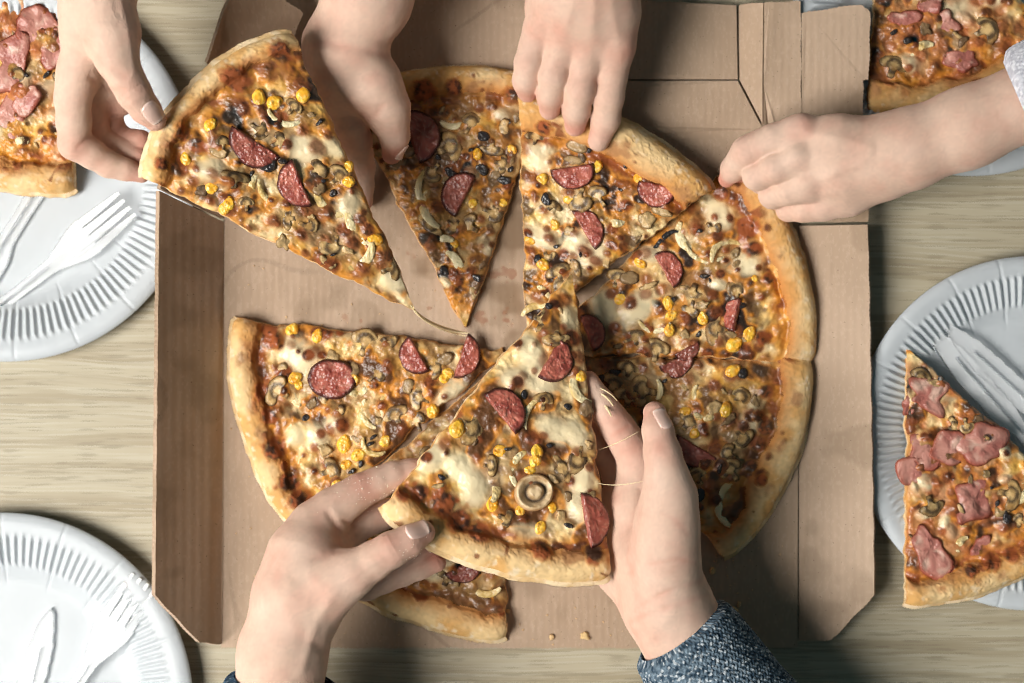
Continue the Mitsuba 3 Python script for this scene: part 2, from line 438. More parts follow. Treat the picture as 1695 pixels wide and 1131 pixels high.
def star(b, flag, th, nr, rng, bend=0.0, dome=0.0, rough=0.0006, colour=None, sharp=5, warp=0.30):
    """a slab over the star-shaped outline b (n, 2): thickness th, edges rounded, bent and bumpy; colour(fr, flag, xy) -> (n, 3)"""
    n = len(b)
    fr = (np.arange(1, nr + 1) / nr) ** 0.7
    prof = np.sqrt(np.maximum(1 - fr ** sharp, 0))
    top = np.concatenate([[[0, 0]], (fr[:, None, None] * b[None]).reshape(-1, 2)])
    ff = np.r_[0, np.repeat(fr, n)]; fl = np.r_[0, np.tile(flag, nr)]
    zt = np.r_[th / 2, np.repeat(th / 2 * prof, n)]
    k = 1 + (nr - 1) * n
    xy = np.vstack([top, top[:k]]); z = np.r_[zt, -zt[:k]]
    fr2, fl2 = np.r_[ff, ff[:k]], np.r_[fl, fl[:k]]
    p = np.c_[xy, z]
    so = rng.uniform(0, 50, 3)
    d = rng.uniform(0, math.pi)
    a = xy @ [math.cos(d), math.sin(d)]
    p[:, 2] += bend * a ** 2 + dome * (xy ** 2).sum(1) + rough * 2 * (meshkit.fbm(np.c_[xy, z * 0] * 160 + so, 3) - 0.5)
    p[:, :2] *= (1 + warp * (meshkit.noise(np.c_[xy, z] * 130 + so) - 0.5))[:, None]
    p[:, :2] += 0.0012 * (meshkit.fbm(np.stack([np.c_[xy, z], np.c_[xy, z] + 9], 1) * 240 + so, 2) - 0.5)
    c = colour(fr2, fl2, np.c_[xy, z] + so * 0.01)
    f = []
    j = np.arange(n); jj = (j + 1) % n
    f.append(np.c_[np.zeros(n, int), 1 + j, 1 + jj])
    for r in range(nr - 1):
        o, q = 1 + r * n, 1 + (r + 1) * n
        f.append(np.c_[o + j, q + j, q + jj]); f.append(np.c_[o + j, q + jj, o + jj])
    B = 1 + nr * n
    f.append(np.c_[np.full(n, B), B + 1 + jj, B + 1 + j])
    for r in range(nr - 1):
        o = B + 1 + r * n
        q = B + 1 + (r + 1) * n if r < nr - 2 else 1 + (nr - 1) * n
        f.append(np.c_[o + j, q + jj, q + j]); f.append(np.c_[o + j, o + jj, q + jj])
    return p, np.vstack(f), c


def resample(pts, n):
    p = np.vstack([pts, pts[:1]])
    s = np.r_[0, np.cumsum(np.linalg.norm(np.diff(p, axis=0), axis=1))]
    u = np.linspace(0, s[-1], n, endpoint=False)
    return np.c_[np.interp(u, s, p[:, 0]), np.interp(u, s, p[:, 1])]


def half_moon(size, rng, cut=0.0, n=44):
    a = np.linspace(-math.pi / 2 - 0.15 + cut, math.pi / 2 + 0.15 - cut, 40)
    arc = np.c_[np.cos(a) * size, np.sin(a) * size * rng.uniform(0.95, 1.1)]
    b = resample(arc, n)
    b = b - [size * 0.38, 0]
    r = np.linalg.norm(b + [size * 0.38, 0], axis=1)
    return b, (r > size * 0.9).astype(float)


def sausage(size, rng, dark=0.0, full=False):
    if full:
        a = np.linspace(0, 2 * math.pi, 48, endpoint=False)
        b, flag = np.c_[np.cos(a) * size, np.sin(a) * size * 0.82], np.ones(48)
    else:
        b, flag = half_moon(size, rng, rng.uniform(0, 0.25))

    def col(fr, fl, p):
        m = nf(p, 260, 3, 3)
        c = lerp(np.array([0.44, 0.125, 0.085]), np.array([0.27, 0.056, 0.040]), sstep(0.35, 0.65, m))
        c = lerp(c, np.array([0.58, 0.32, 0.24]), 0.5 * sstep(0.64, 0.80, nz(p, 900, 4)))
        c = lerp(c, np.array([0.060, 0.016, 0.014]), sstep(0.80, 0.93, fr) * (0.30 + 0.70 * fl))
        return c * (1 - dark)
    return star(b, flag, 0.0042, 8, rng, dome=rng.uniform(2, 7), rough=0.0019, colour=col, sharp=9, warp=0.08), 'm_juicy'


def ham(size, rng, **k):
    a = np.linspace(0, 2 * math.pi, 40, endpoint=False)
    so = rng.uniform(0, 99)
    r = size * (0.50 + 0.9 * meshkit.noise(np.c_[np.cos(a) * 1.5 + so, np.sin(a) * 1.5, a * 0]))
    b = np.c_[np.cos(a) * r, np.sin(a) * r * rng.uniform(0.6, 0.95)]

    def col(fr, fl, p):
        m = nf(p, 120, 3, 5)
        c = lerp(np.array([0.50, 0.235, 0.185]), np.array([0.36, 0.125, 0.100]), sstep(0.35, 0.65, m))
        c = lerp(c, np.array([0.62, 0.42, 0.33]), 0.8 * sstep(0.58, 0.72, nf(p, 170, 3, 8)))
        return lerp(c, np.array([0.27, 0.055, 0.025]), sstep(0.72, 1.0, fr) * 0.85)
    return star(b, np.ones(40), 0.0018, 7, rng, bend=rng.uniform(-12, 12), rough=0.0026, colour=col, sharp=10, warp=0.2), 'm_topping'


def mushroom(size, rng, dark=0.0, **k):
    s = size
    cap = [(-0.18, -0.75), (-0.20, -0.25), (-0.28, -0.1), (-0.72, -0.22), (-0.98, 0.0), (-0.92, 0.36), (-0.55, 0.68), (0, 0.80), (0.55, 0.68), (0.92, 0.36), (0.98, 0.0), (0.72, -0.22), (0.28, -0.1), (0.20, -0.25), (0.18, -0.75)]
    b = resample(np.array(cap) * s * [rng.uniform(0.55, 1.15), rng.uniform(0.6, 1.1)], 40)

    def col(fr, fl, p):
        m = nf(p, 330, 3, 2)
        c = lerp(np.array([0.68, 0.465, 0.205]), np.array([0.39, 0.215, 0.070]), sstep(0.3, 0.7, m))
        q = p[:, :2] - p[:1, :2]
        gill = np.exp(-((np.linalg.norm(q / s - [0, 0.05], axis=1) - 0.42) / 0.13) ** 2)
        c = lerp(c, np.array([0.055, 0.035, 0.022]), np.clip(gill * (0.7 + nz(p, 900, 3)), 0, 0.92))
        c = lerp(c, np.array([0.10, 0.055, 0.028]), 0.9 * sstep(0.74, 1, fr))
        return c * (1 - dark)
    return star(b, np.ones(40), 0.0030, 6, rng, bend=rng.uniform(-22, 22), rough=0.0013, colour=col), 'm_topping'


def mushroom_cap(size, rng, **k):
    """a whole small mushroom seen from below: rolled rim, dark gills, cut stem"""
    nr, n = 22, 44
    fr = np.r_[np.linspace(0, 1, nr), 0.93, 0.6]
    prof = np.interp(fr[:nr], [0, 0.30, 0.36, 0.42, 0.55, 0.70, 0.86, 0.97, 1.0], [4.4, 4.6, 3.6, 1.0, 0.9, 2.8, 4.0, 2.4, 0.8]) * 1e-3
    z = np.r_[prof, -0.0018, -0.0035]
    a = np.linspace(0, 2 * math.pi, n, endpoint=False)
    X = fr[:, None] * np.cos(a) * size; Y = fr[:, None] * np.sin(a) * size * 0.92
    X = X + 0.10 * size * np.clip(1 - fr, 0, 1)[:, None] ** 0.5
    p = np.stack([X, Y, z[:, None] + 0 * X], -1).reshape(-1, 3)
    F = np.repeat(fr, n)
    p[:, 2] += 0.0013 * (nf(p, 320, 3, 4) - 0.5)
    c = lerp(np.array([0.62, 0.46, 0.27]), np.array([0.40, 0.25, 0.12]), sstep(0.35, 0.7, nf(p, 300, 3, 6)))
    c = lerp(c, np.array([0.035, 0.022, 0.016]), np.exp(-((F - 0.50) / 0.10) ** 2) * 0.95)
    c = lerp(c, np.array([0.33, 0.16, 0.06]), 0.8 * sstep(0.9, 1.0, F))
    i = np.arange(len(fr) * n).reshape(-1, n); j = np.roll(i, -1, 1)
    q = np.stack([i[:-1], i[1:], j[1:], j[:-1]], -1).reshape(-1, 4)
    return (p, np.vstack([q[:, [0, 1, 2]], q[:, [0, 2, 3]]]), c), 'm_topping'


SPH = trimesh.creation.icosphere(2)


def kernel(size, rng, dark=0.0, **k):
    v = SPH.vertices.copy()
    v[:, 0] *= 1.0 - 0.28 * (v[:, 1] > 0) * v[:, 1]
    p = v * [size * 0.92, size * rng.uniform(1.0, 1.25), size * 0.72]
    p[:, 2] -= 0.22 * size * np.exp(-(v[:, 0] ** 2 + (v[:, 1] - 0.1) ** 2) / 0.16) * (v[:, 2] > 0)
    so = rng.uniform(0, 9, 3)
    p *= (1 + 0.14 * (meshkit.noise(v * 2.2 + so) - 0.5))[:, None]
    m = meshkit.fbm(v * 1.6 + so, 2)
    c = lerp(np.array([0.84, 0.50, 0.045]), np.array([0.78, 0.34, 0.018]), sstep(0.35, 0.65, m))
    c = lerp(c, np.array([0.86, 0.66, 0.25]), 0.5 * sstep(0.55, 0.75, meshkit.noise(v * 3 + so)))
    c = lerp(c, np.array([0.40, 0.14, 0.02]), 0.8 * sstep(0.70, 0.85, meshkit.noise(v * 1.5 + so * 2)))
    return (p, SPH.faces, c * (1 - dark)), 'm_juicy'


def strip(pts, wid, th, colour, rng, nv=10):
    """a bent flat ribbon through pts (n, 3)"""
    pts = np.asarray(pts, float)
    s = np.linspace(0, len(pts) - 1, 16)
    from scipy.interpolate import CubicSpline
    c = CubicSpline(np.arange(len(pts)), pts)(s) if len(pts) > 2 else np.stack([np.interp(s, np.arange(len(pts)), pts[:, k]) for k in range(3)], 1)
    t = np.gradient(c, axis=0); t /= np.linalg.norm(t, axis=1, keepdims=True)
    side = np.cross(t, [0, 0, 1.0]); side /= np.linalg.norm(side, axis=1, keepdims=True)
    up = np.cross(side, t)
    a = np.linspace(0, 2 * math.pi, nv, endpoint=False)
    w = np.sin(np.linspace(0.12, math.pi - 0.12, 16)) ** 0.45
    p = c[:, None] + side[:, None] * (w[:, None] * wid / 2 * np.cos(a))[..., None] + up[:, None] * (th / 2 * np.sin(a) * w[:, None])[..., None]
    p = p.reshape(-1, 3)
    p[:, 2] += 0.0005 * (nf(p, 400, 2, 5) - 0.5)
    i = np.arange(16 * nv).reshape(16, nv); j = np.roll(i, -1, 1)
    q = np.stack([i[:-1], j[:-1], j[1:], i[1:]], -1).reshape(-1, 4)
    return p, np.vstack([q[:, [0, 1, 2]], q[:, [0, 2, 3]]]), colour(p)


def onion(size, rng, dark=0.0, **k):
    a = np.linspace(-0.9, 0.9, 5) * rng.uniform(0.5, 1.3)
    pts = np.c_[np.sin(a) * size, (1 - np.cos(a)) * size * 1.1, rng.uniform(-0.0009, 0.0012, 5)]
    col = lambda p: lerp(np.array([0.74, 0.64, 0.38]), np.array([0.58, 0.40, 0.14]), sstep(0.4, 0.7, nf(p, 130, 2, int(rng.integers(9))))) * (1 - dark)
    return strip(pts, rng.uniform(0.0035, 0.0065), 0.0018, col, rng), 'm_juicy'


def olive(size, rng, **k):
    a = np.linspace(0, 2 * math.pi, 18, endpoint=False)
    r = size * (0.6 + 0.7 * meshkit.noise(np.c_[np.cos(a), np.sin(a), a * 0] * 1.2 + rng.uniform(0, 50)))
    b = np.c_[np.cos(a) * r, np.sin(a) * r * rng.uniform(0.4, 0.9)]
    col = lambda fr, fl, p: lerp(np.array([0.020, 0.018, 0.020]), np.array([0.075, 0.055, 0.040]), sstep(0.5, 0.8, nf(p, 700, 2, 1)))
    return star(b, np.ones(18), 0.0022, 4, rng, bend=rng.uniform(-30, 30), rough=0.0012, colour=col), 'm_juicy'


def chip(size, rng, dark=0.0, **k):
    """a torn scrap of mushroom"""
    a = np.linspace(0, 2 * math.pi, 20, endpoint=False)
    r = size * (0.55 + 0.9 * meshkit.noise(np.c_[np.cos(a), np.sin(a), a * 0] * 1.7 + rng.uniform(0, 50)))
    b = np.c_[np.cos(a) * r, np.sin(a) * r * rng.uniform(0.35, 0.9)]
    t = rng.uniform(0, 1) ** 1.5
    base = np.array([0.60, 0.405, 0.185]) * (1 - t) + np.array([0.15, 0.085, 0.045]) * t

    def col(fr, fl, p):
        c = lerp(base, base * 0.5, sstep(0.4, 0.7, nf(p, 500, 3, 1)))
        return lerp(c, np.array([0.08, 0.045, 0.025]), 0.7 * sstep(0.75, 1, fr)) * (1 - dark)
    return star(b, np.ones(20), 0.0026, 4, rng, bend=rng.uniform(-35, 35), rough=0.0016, colour=col), 'm_topping'


def pepper(size, rng, **k):
    pts = np.c_[np.linspace(-1, 1, 4) * size, rng.uniform(-0.15, 0.15, 4) * size, rng.uniform(-0.0005, 0.0005, 4)]
    return strip(pts, 0.0035, 0.0022, lambda p: np.tile([0.022, 0.022, 0.024], (len(p), 1)), rng), 'm_juicy'


MAKE = {'sausage': sausage, 'ham': ham, 'mushroom': mushroom, 'mushroom_cap': mushroom_cap, 'corn_kernel': kernel, 'onion_strip': onion, 'olive_piece': olive,
        'mushroom_scrap': chip, 'pepper_strip': pepper}
SINK = {'sausage': 0.0012, 'ham': 0.0016, 'mushroom': 0.0021, 'mushroom_cap': 0.0014, 'corn_kernel': 0.0021, 'onion_strip': 0.0019, 'olive_piece': 0.0012, 'mushroom_scrap': 0.0019, 'pepper_strip': 0.0008}


def pizza_slice(label, tip, mid, seed, wide=1.0, roll=0.0, droop=0.0, fixed=(), fill=(), ham_pizza=False, gloom=0.0, crust_h=1.0, cwid=1.0, skip=(), half=HALF, group=None, bake=0.5, strands=()):
    """tip, mid: (px, py, z mm) of the underside at the point and at the middle of the crust. fixed: (kind, px, py, size mm, turn deg[, tilt deg[, options]]).
    fill: (kind, how many, size lo, size hi)"""
    rng = np.random.default_rng(seed)
    key = thing('pizza_slice', label, 'pizza slice', group)
    A, M = P(*tip[:2], tip[2] / 1000), P(*mid[:2], mid[2] / 1000)
    ax = (M - A); L = np.linalg.norm(ax); ax /= L
    lat = np.cross([0, 0, 1.0], ax); lat /= np.linalg.norm(lat)
    up = np.cross(ax, lat)
    lat, up = lat * math.cos(roll) + up * math.sin(roll), up * math.cos(roll) - lat * math.sin(roll)
    sx = L / R0
    B = np.stack([ax * sx, lat * wide, up], 1)
    Bi = np.linalg.inv(B)
    bendz = lambda x: droop * np.clip(x / R0, 0, 1.1) * (1 - np.clip(x / R0, 0, 1.1))          # arches the slice between point and crust

    def world(p):
        q = p.copy(); q[:, 2] += bendz(p[:, 0])
        return q @ B.T + A

    def local(px, py):
        """the local (x, y) of what shows at a pixel of the photograph on the slice's top"""
        eye = np.array([0, 0, H]); r = P(px, py, 0.0) - eye
        z = 0.011
        for _ in range(4):
            e, d = Bi @ (eye - A), Bi @ r
            x = e + d * ((z - e[2]) / d[2])
            z = 0.011 + float(bendz(x[:1])[0])
        return x[:2]

    # ---- the plan of the toppings
    plan = []
    for f in fixed:
        kind, px, py, size, turn = f[:5]
        x, y = local(px, py)
        d = np.array([math.cos(math.radians(turn)), -math.sin(math.radians(turn)), 0.0])
        dl = Bi @ d
        plan.append((kind, x, y, size / 1000, math.atan2(dl[1], dl[0]), math.radians(f[5]) if len(f) > 5 else rng.normal(0, 0.07), f[6] if len(f) > 6 else {}))
    for i, f in enumerate(plan):
        rr, aa = math.hypot(f[1], f[2]), math.atan2(f[2], f[1])
        if f[0] == 'burn':
            rr = min(rr, R0 - 0.0155 * cwid)
            plan[i] = (f[0], rr * math.cos(aa), rr * math.sin(aa), *f[3:])
            continue
        rr = min(rr, R0 - 0.019 * max(cwid, 1) - 0.35 * f[3]); lim = max(half - (0.75 if f[0] == 'onion_strip' else 0.4) * f[3] / rr, 0.03); aa = float(np.clip(aa, -lim, lim))
        plan[i] = (f[0], rr * math.cos(aa), rr * math.sin(aa), *f[3:])
    for kind, count, lo, hi in fill:
        got, tries = 0, 0
        while got < count and tries < count * 30:
            tries += 1
            r = R0 * math.sqrt(rng.uniform(0.012, 0.70)); t = rng.uniform(-1, 1) * half * 0.93
            if kind == 'onion_strip':
                t *= max(0.0, 1 - 0.8 * hi / 1000 / (r * half + 1e-6))
            x, y = r * math.cos(t), r * math.sin(t)
            size = rng.uniform(lo, hi) / 1000
            need = [0.0 if k == 'burn' else (0.55 * (s + size) if k in ('sausage', 'ham', 'mushroom_cap', 'cheese_lump') else 0.45 * (s + size)) for k, _, _, s, _, _, _ in plan]
            if all(math.hypot(x - q[1], y - q[2]) > n for q, n in zip(plan, need)):
                plan.append((kind, x, y, size, rng.uniform(0, 6.28), rng.normal(0, 0.16), {})); got += 1

    # ---- the slice itself, as a sheet over (distance from the point, angle)
    nr, nt = 300, 190
    u = np.linspace(0, 1, nr); t = np.linspace(-1, 1, nt)
    U, Tt = np.meshgrid(u, t, indexing='ij')
    r = 0.002 + U * (R0 - 0.002)
    ang = Tt * half
    x, y = r * np.cos(ang), r * np.sin(ang)
    flat = np.stack([x, y, 0 * x], -1).reshape(-1, 3)
    edge = np.abs(Tt) ** 12
    y = y + np.sign(Tt) * edge * (0.0075 * (nf(flat, 85, 3, seed) - 0.5)).reshape(nr, nt)
    rim = U ** 8
    g = 1 + rim * (0.030 * (nf(np.stack([ang * 0.18, ang * 0, ang * 0], -1).reshape(-1, 3), 40, 3, seed + 1).reshape(nr, nt) - 0.5))
    g = g - 0.022 * rim * np.abs(Tt) ** 14
    x, y = x * g, y * g
    p0 = np.stack([x, y, 0 * x], -1).reshape(-1, 3)
    s = (R0 - r).reshape(-1)
    ap = np.stack([ang * 0.17, ang * 0, ang * 0], -1).reshape(-1, 3)
    cw = 0.0180 * cwid + 0.010 * (nf(ap, 55, 3, seed + 2) - 0.5)
    q = np.clip(s / cw, 0, 1)
    hc = 0.0112 * crust_h * (0.82 + 0.4 * nf(ap, 38, 2, seed + 3))
    zc = 0.0035 + hc * np.sqrt(np.clip(1 - (1.75 * q ** 0.8 - 1) ** 2, 0, 1)) + 0.0016 * (nf(p0, 75, 3, seed + 4) - 0.5)
    n1, n2, n3 = nf(p0, 46, 3, seed + 5), nf(p0, 125, 3, seed + 6), nf(p0, 400, 2, seed + 7)
    zch = 0.0082 + 0.0064 * (n1 - 0.5) + 0.0056 * (n2 - 0.5) + 0.0014 * (n3 - 0.5)
    heat = np.zeros(len(p0)); halo = np.zeros(len(p0)); wet = np.zeros(len(p0))
    xy = p0[:, :2]
    white = np.zeros(len(p0))
    burn = np.zeros(len(p0))
    for kind, cx, cy, size, turn, _, _ in plan:
        if kind == 'burn':
            e = np.hypot(xy[:, 0] - cx, xy[:, 1] - cy) / size * (0.5 + 1.0 * n2) + 0.5 * (n3 - 0.5)
            burn = np.maximum(burn, sstep(1.15, 0.6, e)); bz = 0.0016 * sstep(1.3, 0.2, e); zch += bz; zc += bz
        if kind == 'cheese_lump':
            dx, dy = xy[:, 0] - cx, xy[:, 1] - cy
            e = np.hypot(dx * math.cos(turn) + dy * math.sin(turn), 1.5 * (dy * math.cos(turn) - dx * math.sin(turn))) / size * (0.55 + 0.9 * n1) + 0.35 * (n2 - 0.5)
            white = np.maximum(white, sstep(1.45, 0.55, e)); zch += 0.0022 * sstep(1.3, 0.2, e)
    zch -= white * (0.0040 * (n2 - 0.5) + 0.0014 * (n3 - 0.5))
    for _ in range(int(30 + 44 * bake)):
        rr = R0 * math.sqrt(rng.uniform(0.01, 0.80)); tt = rng.uniform(-1, 1) * half
        c = np.array([rr * math.cos(tt), rr * math.sin(tt)]); rad = rng.uniform(0.0021, 0.0062)
        near = np.abs(xy - c).max(1) < rad * 2.6
        d = np.linalg.norm((xy[near] - c) * [1, rng.uniform(0.8, 1.25)], axis=1) / rad * (0.75 + 0.55 * n2[near])
        amt = rng.uniform(0.55, 1.0)
        heat[near] = np.maximum(heat[near], amt * sstep(1.05, 0.45, d)); halo[near] = np.maximum(halo[near], amt * np.exp(-(d / 1.35) ** 2))
        zch[near] += 0.0017 * np.exp(-d ** 2)
    for kind, cx, cy, size, _, _, _ in plan:
        rad = max(size, 0.003)
        if kind in ('cheese_lump', 'burn'):
            continue
        d = np.linalg.norm(xy - [cx, cy], axis=1)
        near = d < 3 * rad
        big = kind in ('sausage', 'ham', 'mushroom_cap', 'mushroom')
        zch[near] += (0.0014 if big else 0.0006) * np.exp(-(d[near] / rad) ** 2)
        ringw = np.exp(-((d[near] - rad * 0.95) / (0.32 * rad + 0.0008)) ** 2) * sstep(0.35, 0.6, n2[near] * 0.6 + n1[near] * 0.4 + rng.uniform(-0.1, 0.12))
        wet[near] = np.maximum(wet[near], 0.85 * ringw)
    m = sstep(-0.0022, 0.0022, s - cw + 0.0055 * (nf(p0, 120, 3, seed + 8) - 0.5))
    z = zc * (1 - m) + (zch - 0.001) * m
    z = z * (1 - 0.28 * np.abs(Tt.reshape(-1)) ** 26)
    z *= (0.55 + 0.45 * sstep(0, 0.03, r)).reshape(-1)
    # colours: cheese
    c = lerp(CREAM, YELLOW, sstep(0.40, 0.66, n1 * 0.55 + nf(p0, 120, 3, seed + 11) * 0.45))
    c = lerp(c, np.array([0.79, 0.67, 0.42]), 0.8 * sstep(0.54, 0.70, nf(p0, 70, 3, seed + 12)))
    c = lerp(c, ORANGE, np.clip(0.78 * halo + 0.75 * sstep(0.54, 0.68, nf(p0, 78, 3, seed + 13)) * (0.4 + bake), 0, 0.92))
    sauce = sstep(0.45, 0.34, n1 * 0.40 + n2 * 0.60) * (0.55 + 0.6 * bake)
    c = lerp(c, np.array([0.30, 0.125, 0.035]), np.clip(sauce + wet * 0.8, 0, 0.92))
    c = lerp(c, np.array([0.095, 0.045, 0.022]), np.clip(sstep(0.56, 0.68, nf(p0, 85, 3, seed + 14)) * (0.30 + bake) * 0.9 + wet * 0.4, 0, 0.88))
    fd = nf(p0, 72, 3, seed + 17) * 0.72 + n2 * 0.28 - 0.10 * white
    c = lerp(c, ORANGE, 0.80 * sstep(0.50, 0.565, fd)); c = lerp(c, np.array([0.24, 0.085, 0.020]), 0.92 * sstep(0.555, 0.60, fd)); c = lerp(c, np.array([0.055, 0.027, 0.015]), 0.92 * sstep(0.585, 0.635, fd) * (0.45 + bake))
    c = lerp(c, np.array([0.81, 0.69, 0.44]), 0.80 * white)
    c = lerp(c, BROWN, np.clip(heat * 1.15, 0, 1))
    c = lerp(c, CHAR, np.clip(sstep(0.55, 0.95, heat) * sstep(0.40, 0.62, n3 * 0.5 + n2 * 0.5), 0, 0.85))
    nearc = np.exp(-((s - cw - 0.0028) / 0.0042) ** 2)
    brn = nearc * sstep(0.44, 0.56, nf(p0, 105, 3, seed + 15))
    c = lerp(c, ORANGE * 0.95, np.clip(nearc * 0.75, 0, 0.8)); c = lerp(c, BROWN, np.clip(brn * 1.1, 0, 0.95)); c = lerp(c, CHAR, np.clip(brn * sstep(0.5, 0.65, n2) * 0.8, 0, 0.8))
    if ham_pizza:
        c = lerp(c, np.array([0.50, 0.16, 0.055]), 0.55 * sstep(0.40, 0.62, nf(p0, 88, 3, seed + 16)))
    # crust
    k = lerp(np.array([0.60, 0.335, 0.115]), np.array([0.70, 0.49, 0.245]), sstep(0.40, 0.60, nf(p0, 60, 4, seed + 20)))
    k = lerp(k, np.array([0.50, 0.215, 0.060]), np.clip(0.85 * sstep(0.35, 0.95, q) * (0.35 + 0.9 * nf(p0, 60, 3, seed + 21)), 0, 0.9))
    k = lerp(k, np.array([0.50, 0.21, 0.06]), 0.75 * sstep(0.80, 1.0, q))
    k = lerp(k, np.array([0.36, 0.17, 0.07]), 0.8 * sstep(0.60, 0.72, nf(p0, 70, 3, seed + 22)) * sstep(0.15, 0.5, q))
    k = lerp(k, np.array([0.40, 0.15, 0.045]), 0.75 * sstep(0.54, 0.63, nf(p0, 48, 4, seed + 29)) * sstep(0.30, 0.7, q))
    k = lerp(k, np.array([0.80, 0.70, 0.53]), 0.5 * sstep(0.56, 0.74, nf(p0, 330, 3, seed + 23)) * sstep(0.75, 0.2, q))
    k *= (0.84 + 0.32 * nf(p0, 560, 2, seed + 28))[:, None]
    spots = sstep(0.80, 0.88, nz(p0, 210, seed + 24)) * sstep(0.45, 0.6, nz(p0, 40, seed + 25))
    k = lerp(k, BROWN * 0.8, 0.85 * spots)
    blis = sstep(0.60, 0.68, nf(p0, 95, 3, seed + 26)) * sstep(0.45, 0.85, q)
    k = lerp(k, BROWN, 0.9 * blis); k = lerp(k, CHAR, 0.7 * blis * sstep(0.5, 0.7, n2))
    z = z + 0.0012 * blis * (1 - m) + 0.0006 * (nf(p0, 500, 2, seed + 27) - 0.5) * (1 - m)
    bcol = lerp(BROWN * 1.25, CHAR * 1.2, sstep(0.45, 0.6, n3 * 0.5 + n2 * 0.5))
    ring = np.clip(1.6 * burn * (1 - burn), 0, 0.6)[:, None]
    k = k * (1 - ring) + ORANGE * ring; c = c * (1 - ring) + ORANGE * ring
    k = k * (1 - burn[:, None]) + bcol * burn[:, None]; c = c * (1 - burn[:, None]) + bcol * burn[:, None]
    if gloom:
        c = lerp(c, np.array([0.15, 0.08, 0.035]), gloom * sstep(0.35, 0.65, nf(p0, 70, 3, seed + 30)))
    top = np.c_[x.reshape(-1), y.reshape(-1), z]
    idx = np.arange(nr * nt).reshape(nr, nt)
    quad = np.stack([idx[:-1, :-1], idx[1:, :-1], idx[1:, 1:], idx[:-1, 1:]], -1).reshape(-1, 4)
    isch = m[quad].mean(1) > 0.5

    def emit(name, v, quads, col, mat):
        used = np.unique(quads); new = -np.ones(len(v), int); new[used] = np.arange(len(used))
        return put(key + '__' + name, mikit.ply((world(v[used]), new[quads]), mat, smooth=True, color=col[used]))

    emit('cheese', top, quad[isch], c, 'm_cheese')
    # crust: the rim's top, the cut sides, the outer side and the underside
    loopi = np.concatenate([idx[:, 0], idx[-1, 1:], idx[::-1, -1][1:], idx[0, ::-1][1:-1]])
    bp = top[loopi]; out = bp[:, :2] - np.array([R0 * 0.62, 0]); out /= np.linalg.norm(out, axis=1, keepdims=True)
    n = len(loopi); hs = np.array([1.0, 0.80, 0.55, 0.30, 0.10, 0.0]); bul = np.array([0, 0.45, 0.9, 1.0, 0.5, -0.5])
    onrim = (s[loopi] < 1e-6).astype(float)
    side = []
    for hh, bb in zip(hs, bul):
        w = bp.copy(); w[:, 2] *= hh
        w[:, :2] += out * (bb * (0.0008 + 0.0018 * onrim))[:, None]
        w[:, :2] += out * (0.0012 * (nf(w, 330, 2, seed + 31) - 0.5) * (bb != 0))[:, None]
        side.append(w)
    side = np.concatenate(side)
    HH = np.repeat(hs, n); rimv = np.tile(onrim, len(hs))
    crumb = lerp(np.array([0.72, 0.56, 0.34]), np.array([0.50, 0.30, 0.13]), sstep(0.4, 0.65, nf(side, 240, 3, seed + 32)))
    sc = lerp(crumb, ORANGE * 0.9, 0.65 * sstep(0.5, 0.9, HH) * (1 - rimv))
    outer = lerp(np.array([0.62, 0.42, 0.205]), np.array([0.74, 0.58, 0.37]), sstep(0.4, 0.62, nf(side, 150, 3, seed + 33)))
    sc = lerp(sc, outer, rimv)
    i2 = np.arange(n * len(hs)).reshape(len(hs), n); j2 = np.roll(i2, -1, 1)
    sq = np.stack([i2[:-1], i2[1:], j2[1:], j2[:-1]], -1).reshape(-1, 4)
    Ib, It = np.linspace(0, nr - 1, 25).astype(int), np.linspace(0, nt - 1, 15).astype(int)
    low = top[idx[np.ix_(Ib, It)].reshape(-1)].copy(); low[:, 2] = 0.0002
    ib = np.arange(25 * 15).reshape(25, 15)
    bq = np.stack([ib[:-1, :-1], ib[:-1, 1:], ib[1:, 1:], ib[1:, :-1]], -1).reshape(-1, 4)
    cv = np.concatenate([top, side, low]); cc = np.concatenate([k, sc, np.tile([0.55, 0.36, 0.17], (len(low), 1))])
    emit('crust', cv, np.concatenate([quad[~isch], sq + len(top), bq + len(top) + len(side)]), cc, 'm_crust')

    # ---- the toppings, each a part
    Z = z.reshape(nr, nt)

    def zat(px, py):
        rr = math.hypot(px, py); aa = math.atan2(py, px)
        i = np.clip((rr - 0.002) / (R0 - 0.002) * (nr - 1), 0, nr - 1); j = np.clip((aa / half + 1) / 2 * (nt - 1), 0, nt - 1)
        return Z[int(i), int(j)]

    for kind, cx, cy, size, turn, tilt, opt in plan:
        if kind in ('cheese_lump', 'burn'):
            continue
        opt = dict(opt); lift = opt.pop('lift', 0.0) / 1000
        nm = opt.pop('name', kind)
        (v, f, col), mat = MAKE[kind](size, rng, **opt)
        ct, st = math.cos(turn), math.sin(turn)
        v = np.asarray(v, float)
        a = tilt
        v = np.c_[v[:, 0] * math.cos(a) + v[:, 2] * math.sin(a), v[:, 1], -v[:, 0] * math.sin(a) + v[:, 2] * math.cos(a)]
        v = np.c_[v[:, 0] * ct / sx - v[:, 1] * st / sx, (v[:, 0] * st + v[:, 1] * ct) / wide, v[:, 2]]
        hts = [zat(cx, cy)] + [zat(cx + 0.5 * size * math.cos(w), cy + 0.5 * size * math.sin(w)) for w in (0, 1.57, 3.14, 4.71)]
        v += [cx, cy, float(np.mean(hts)) + (0.0016 if kind != 'corn_kernel' else 0.0012) - SINK[kind] + lift]
        put(key + '__' + nm, mikit.ply((world(v), f), mat, smooth=True, color=np.clip(col, 0, 1)))
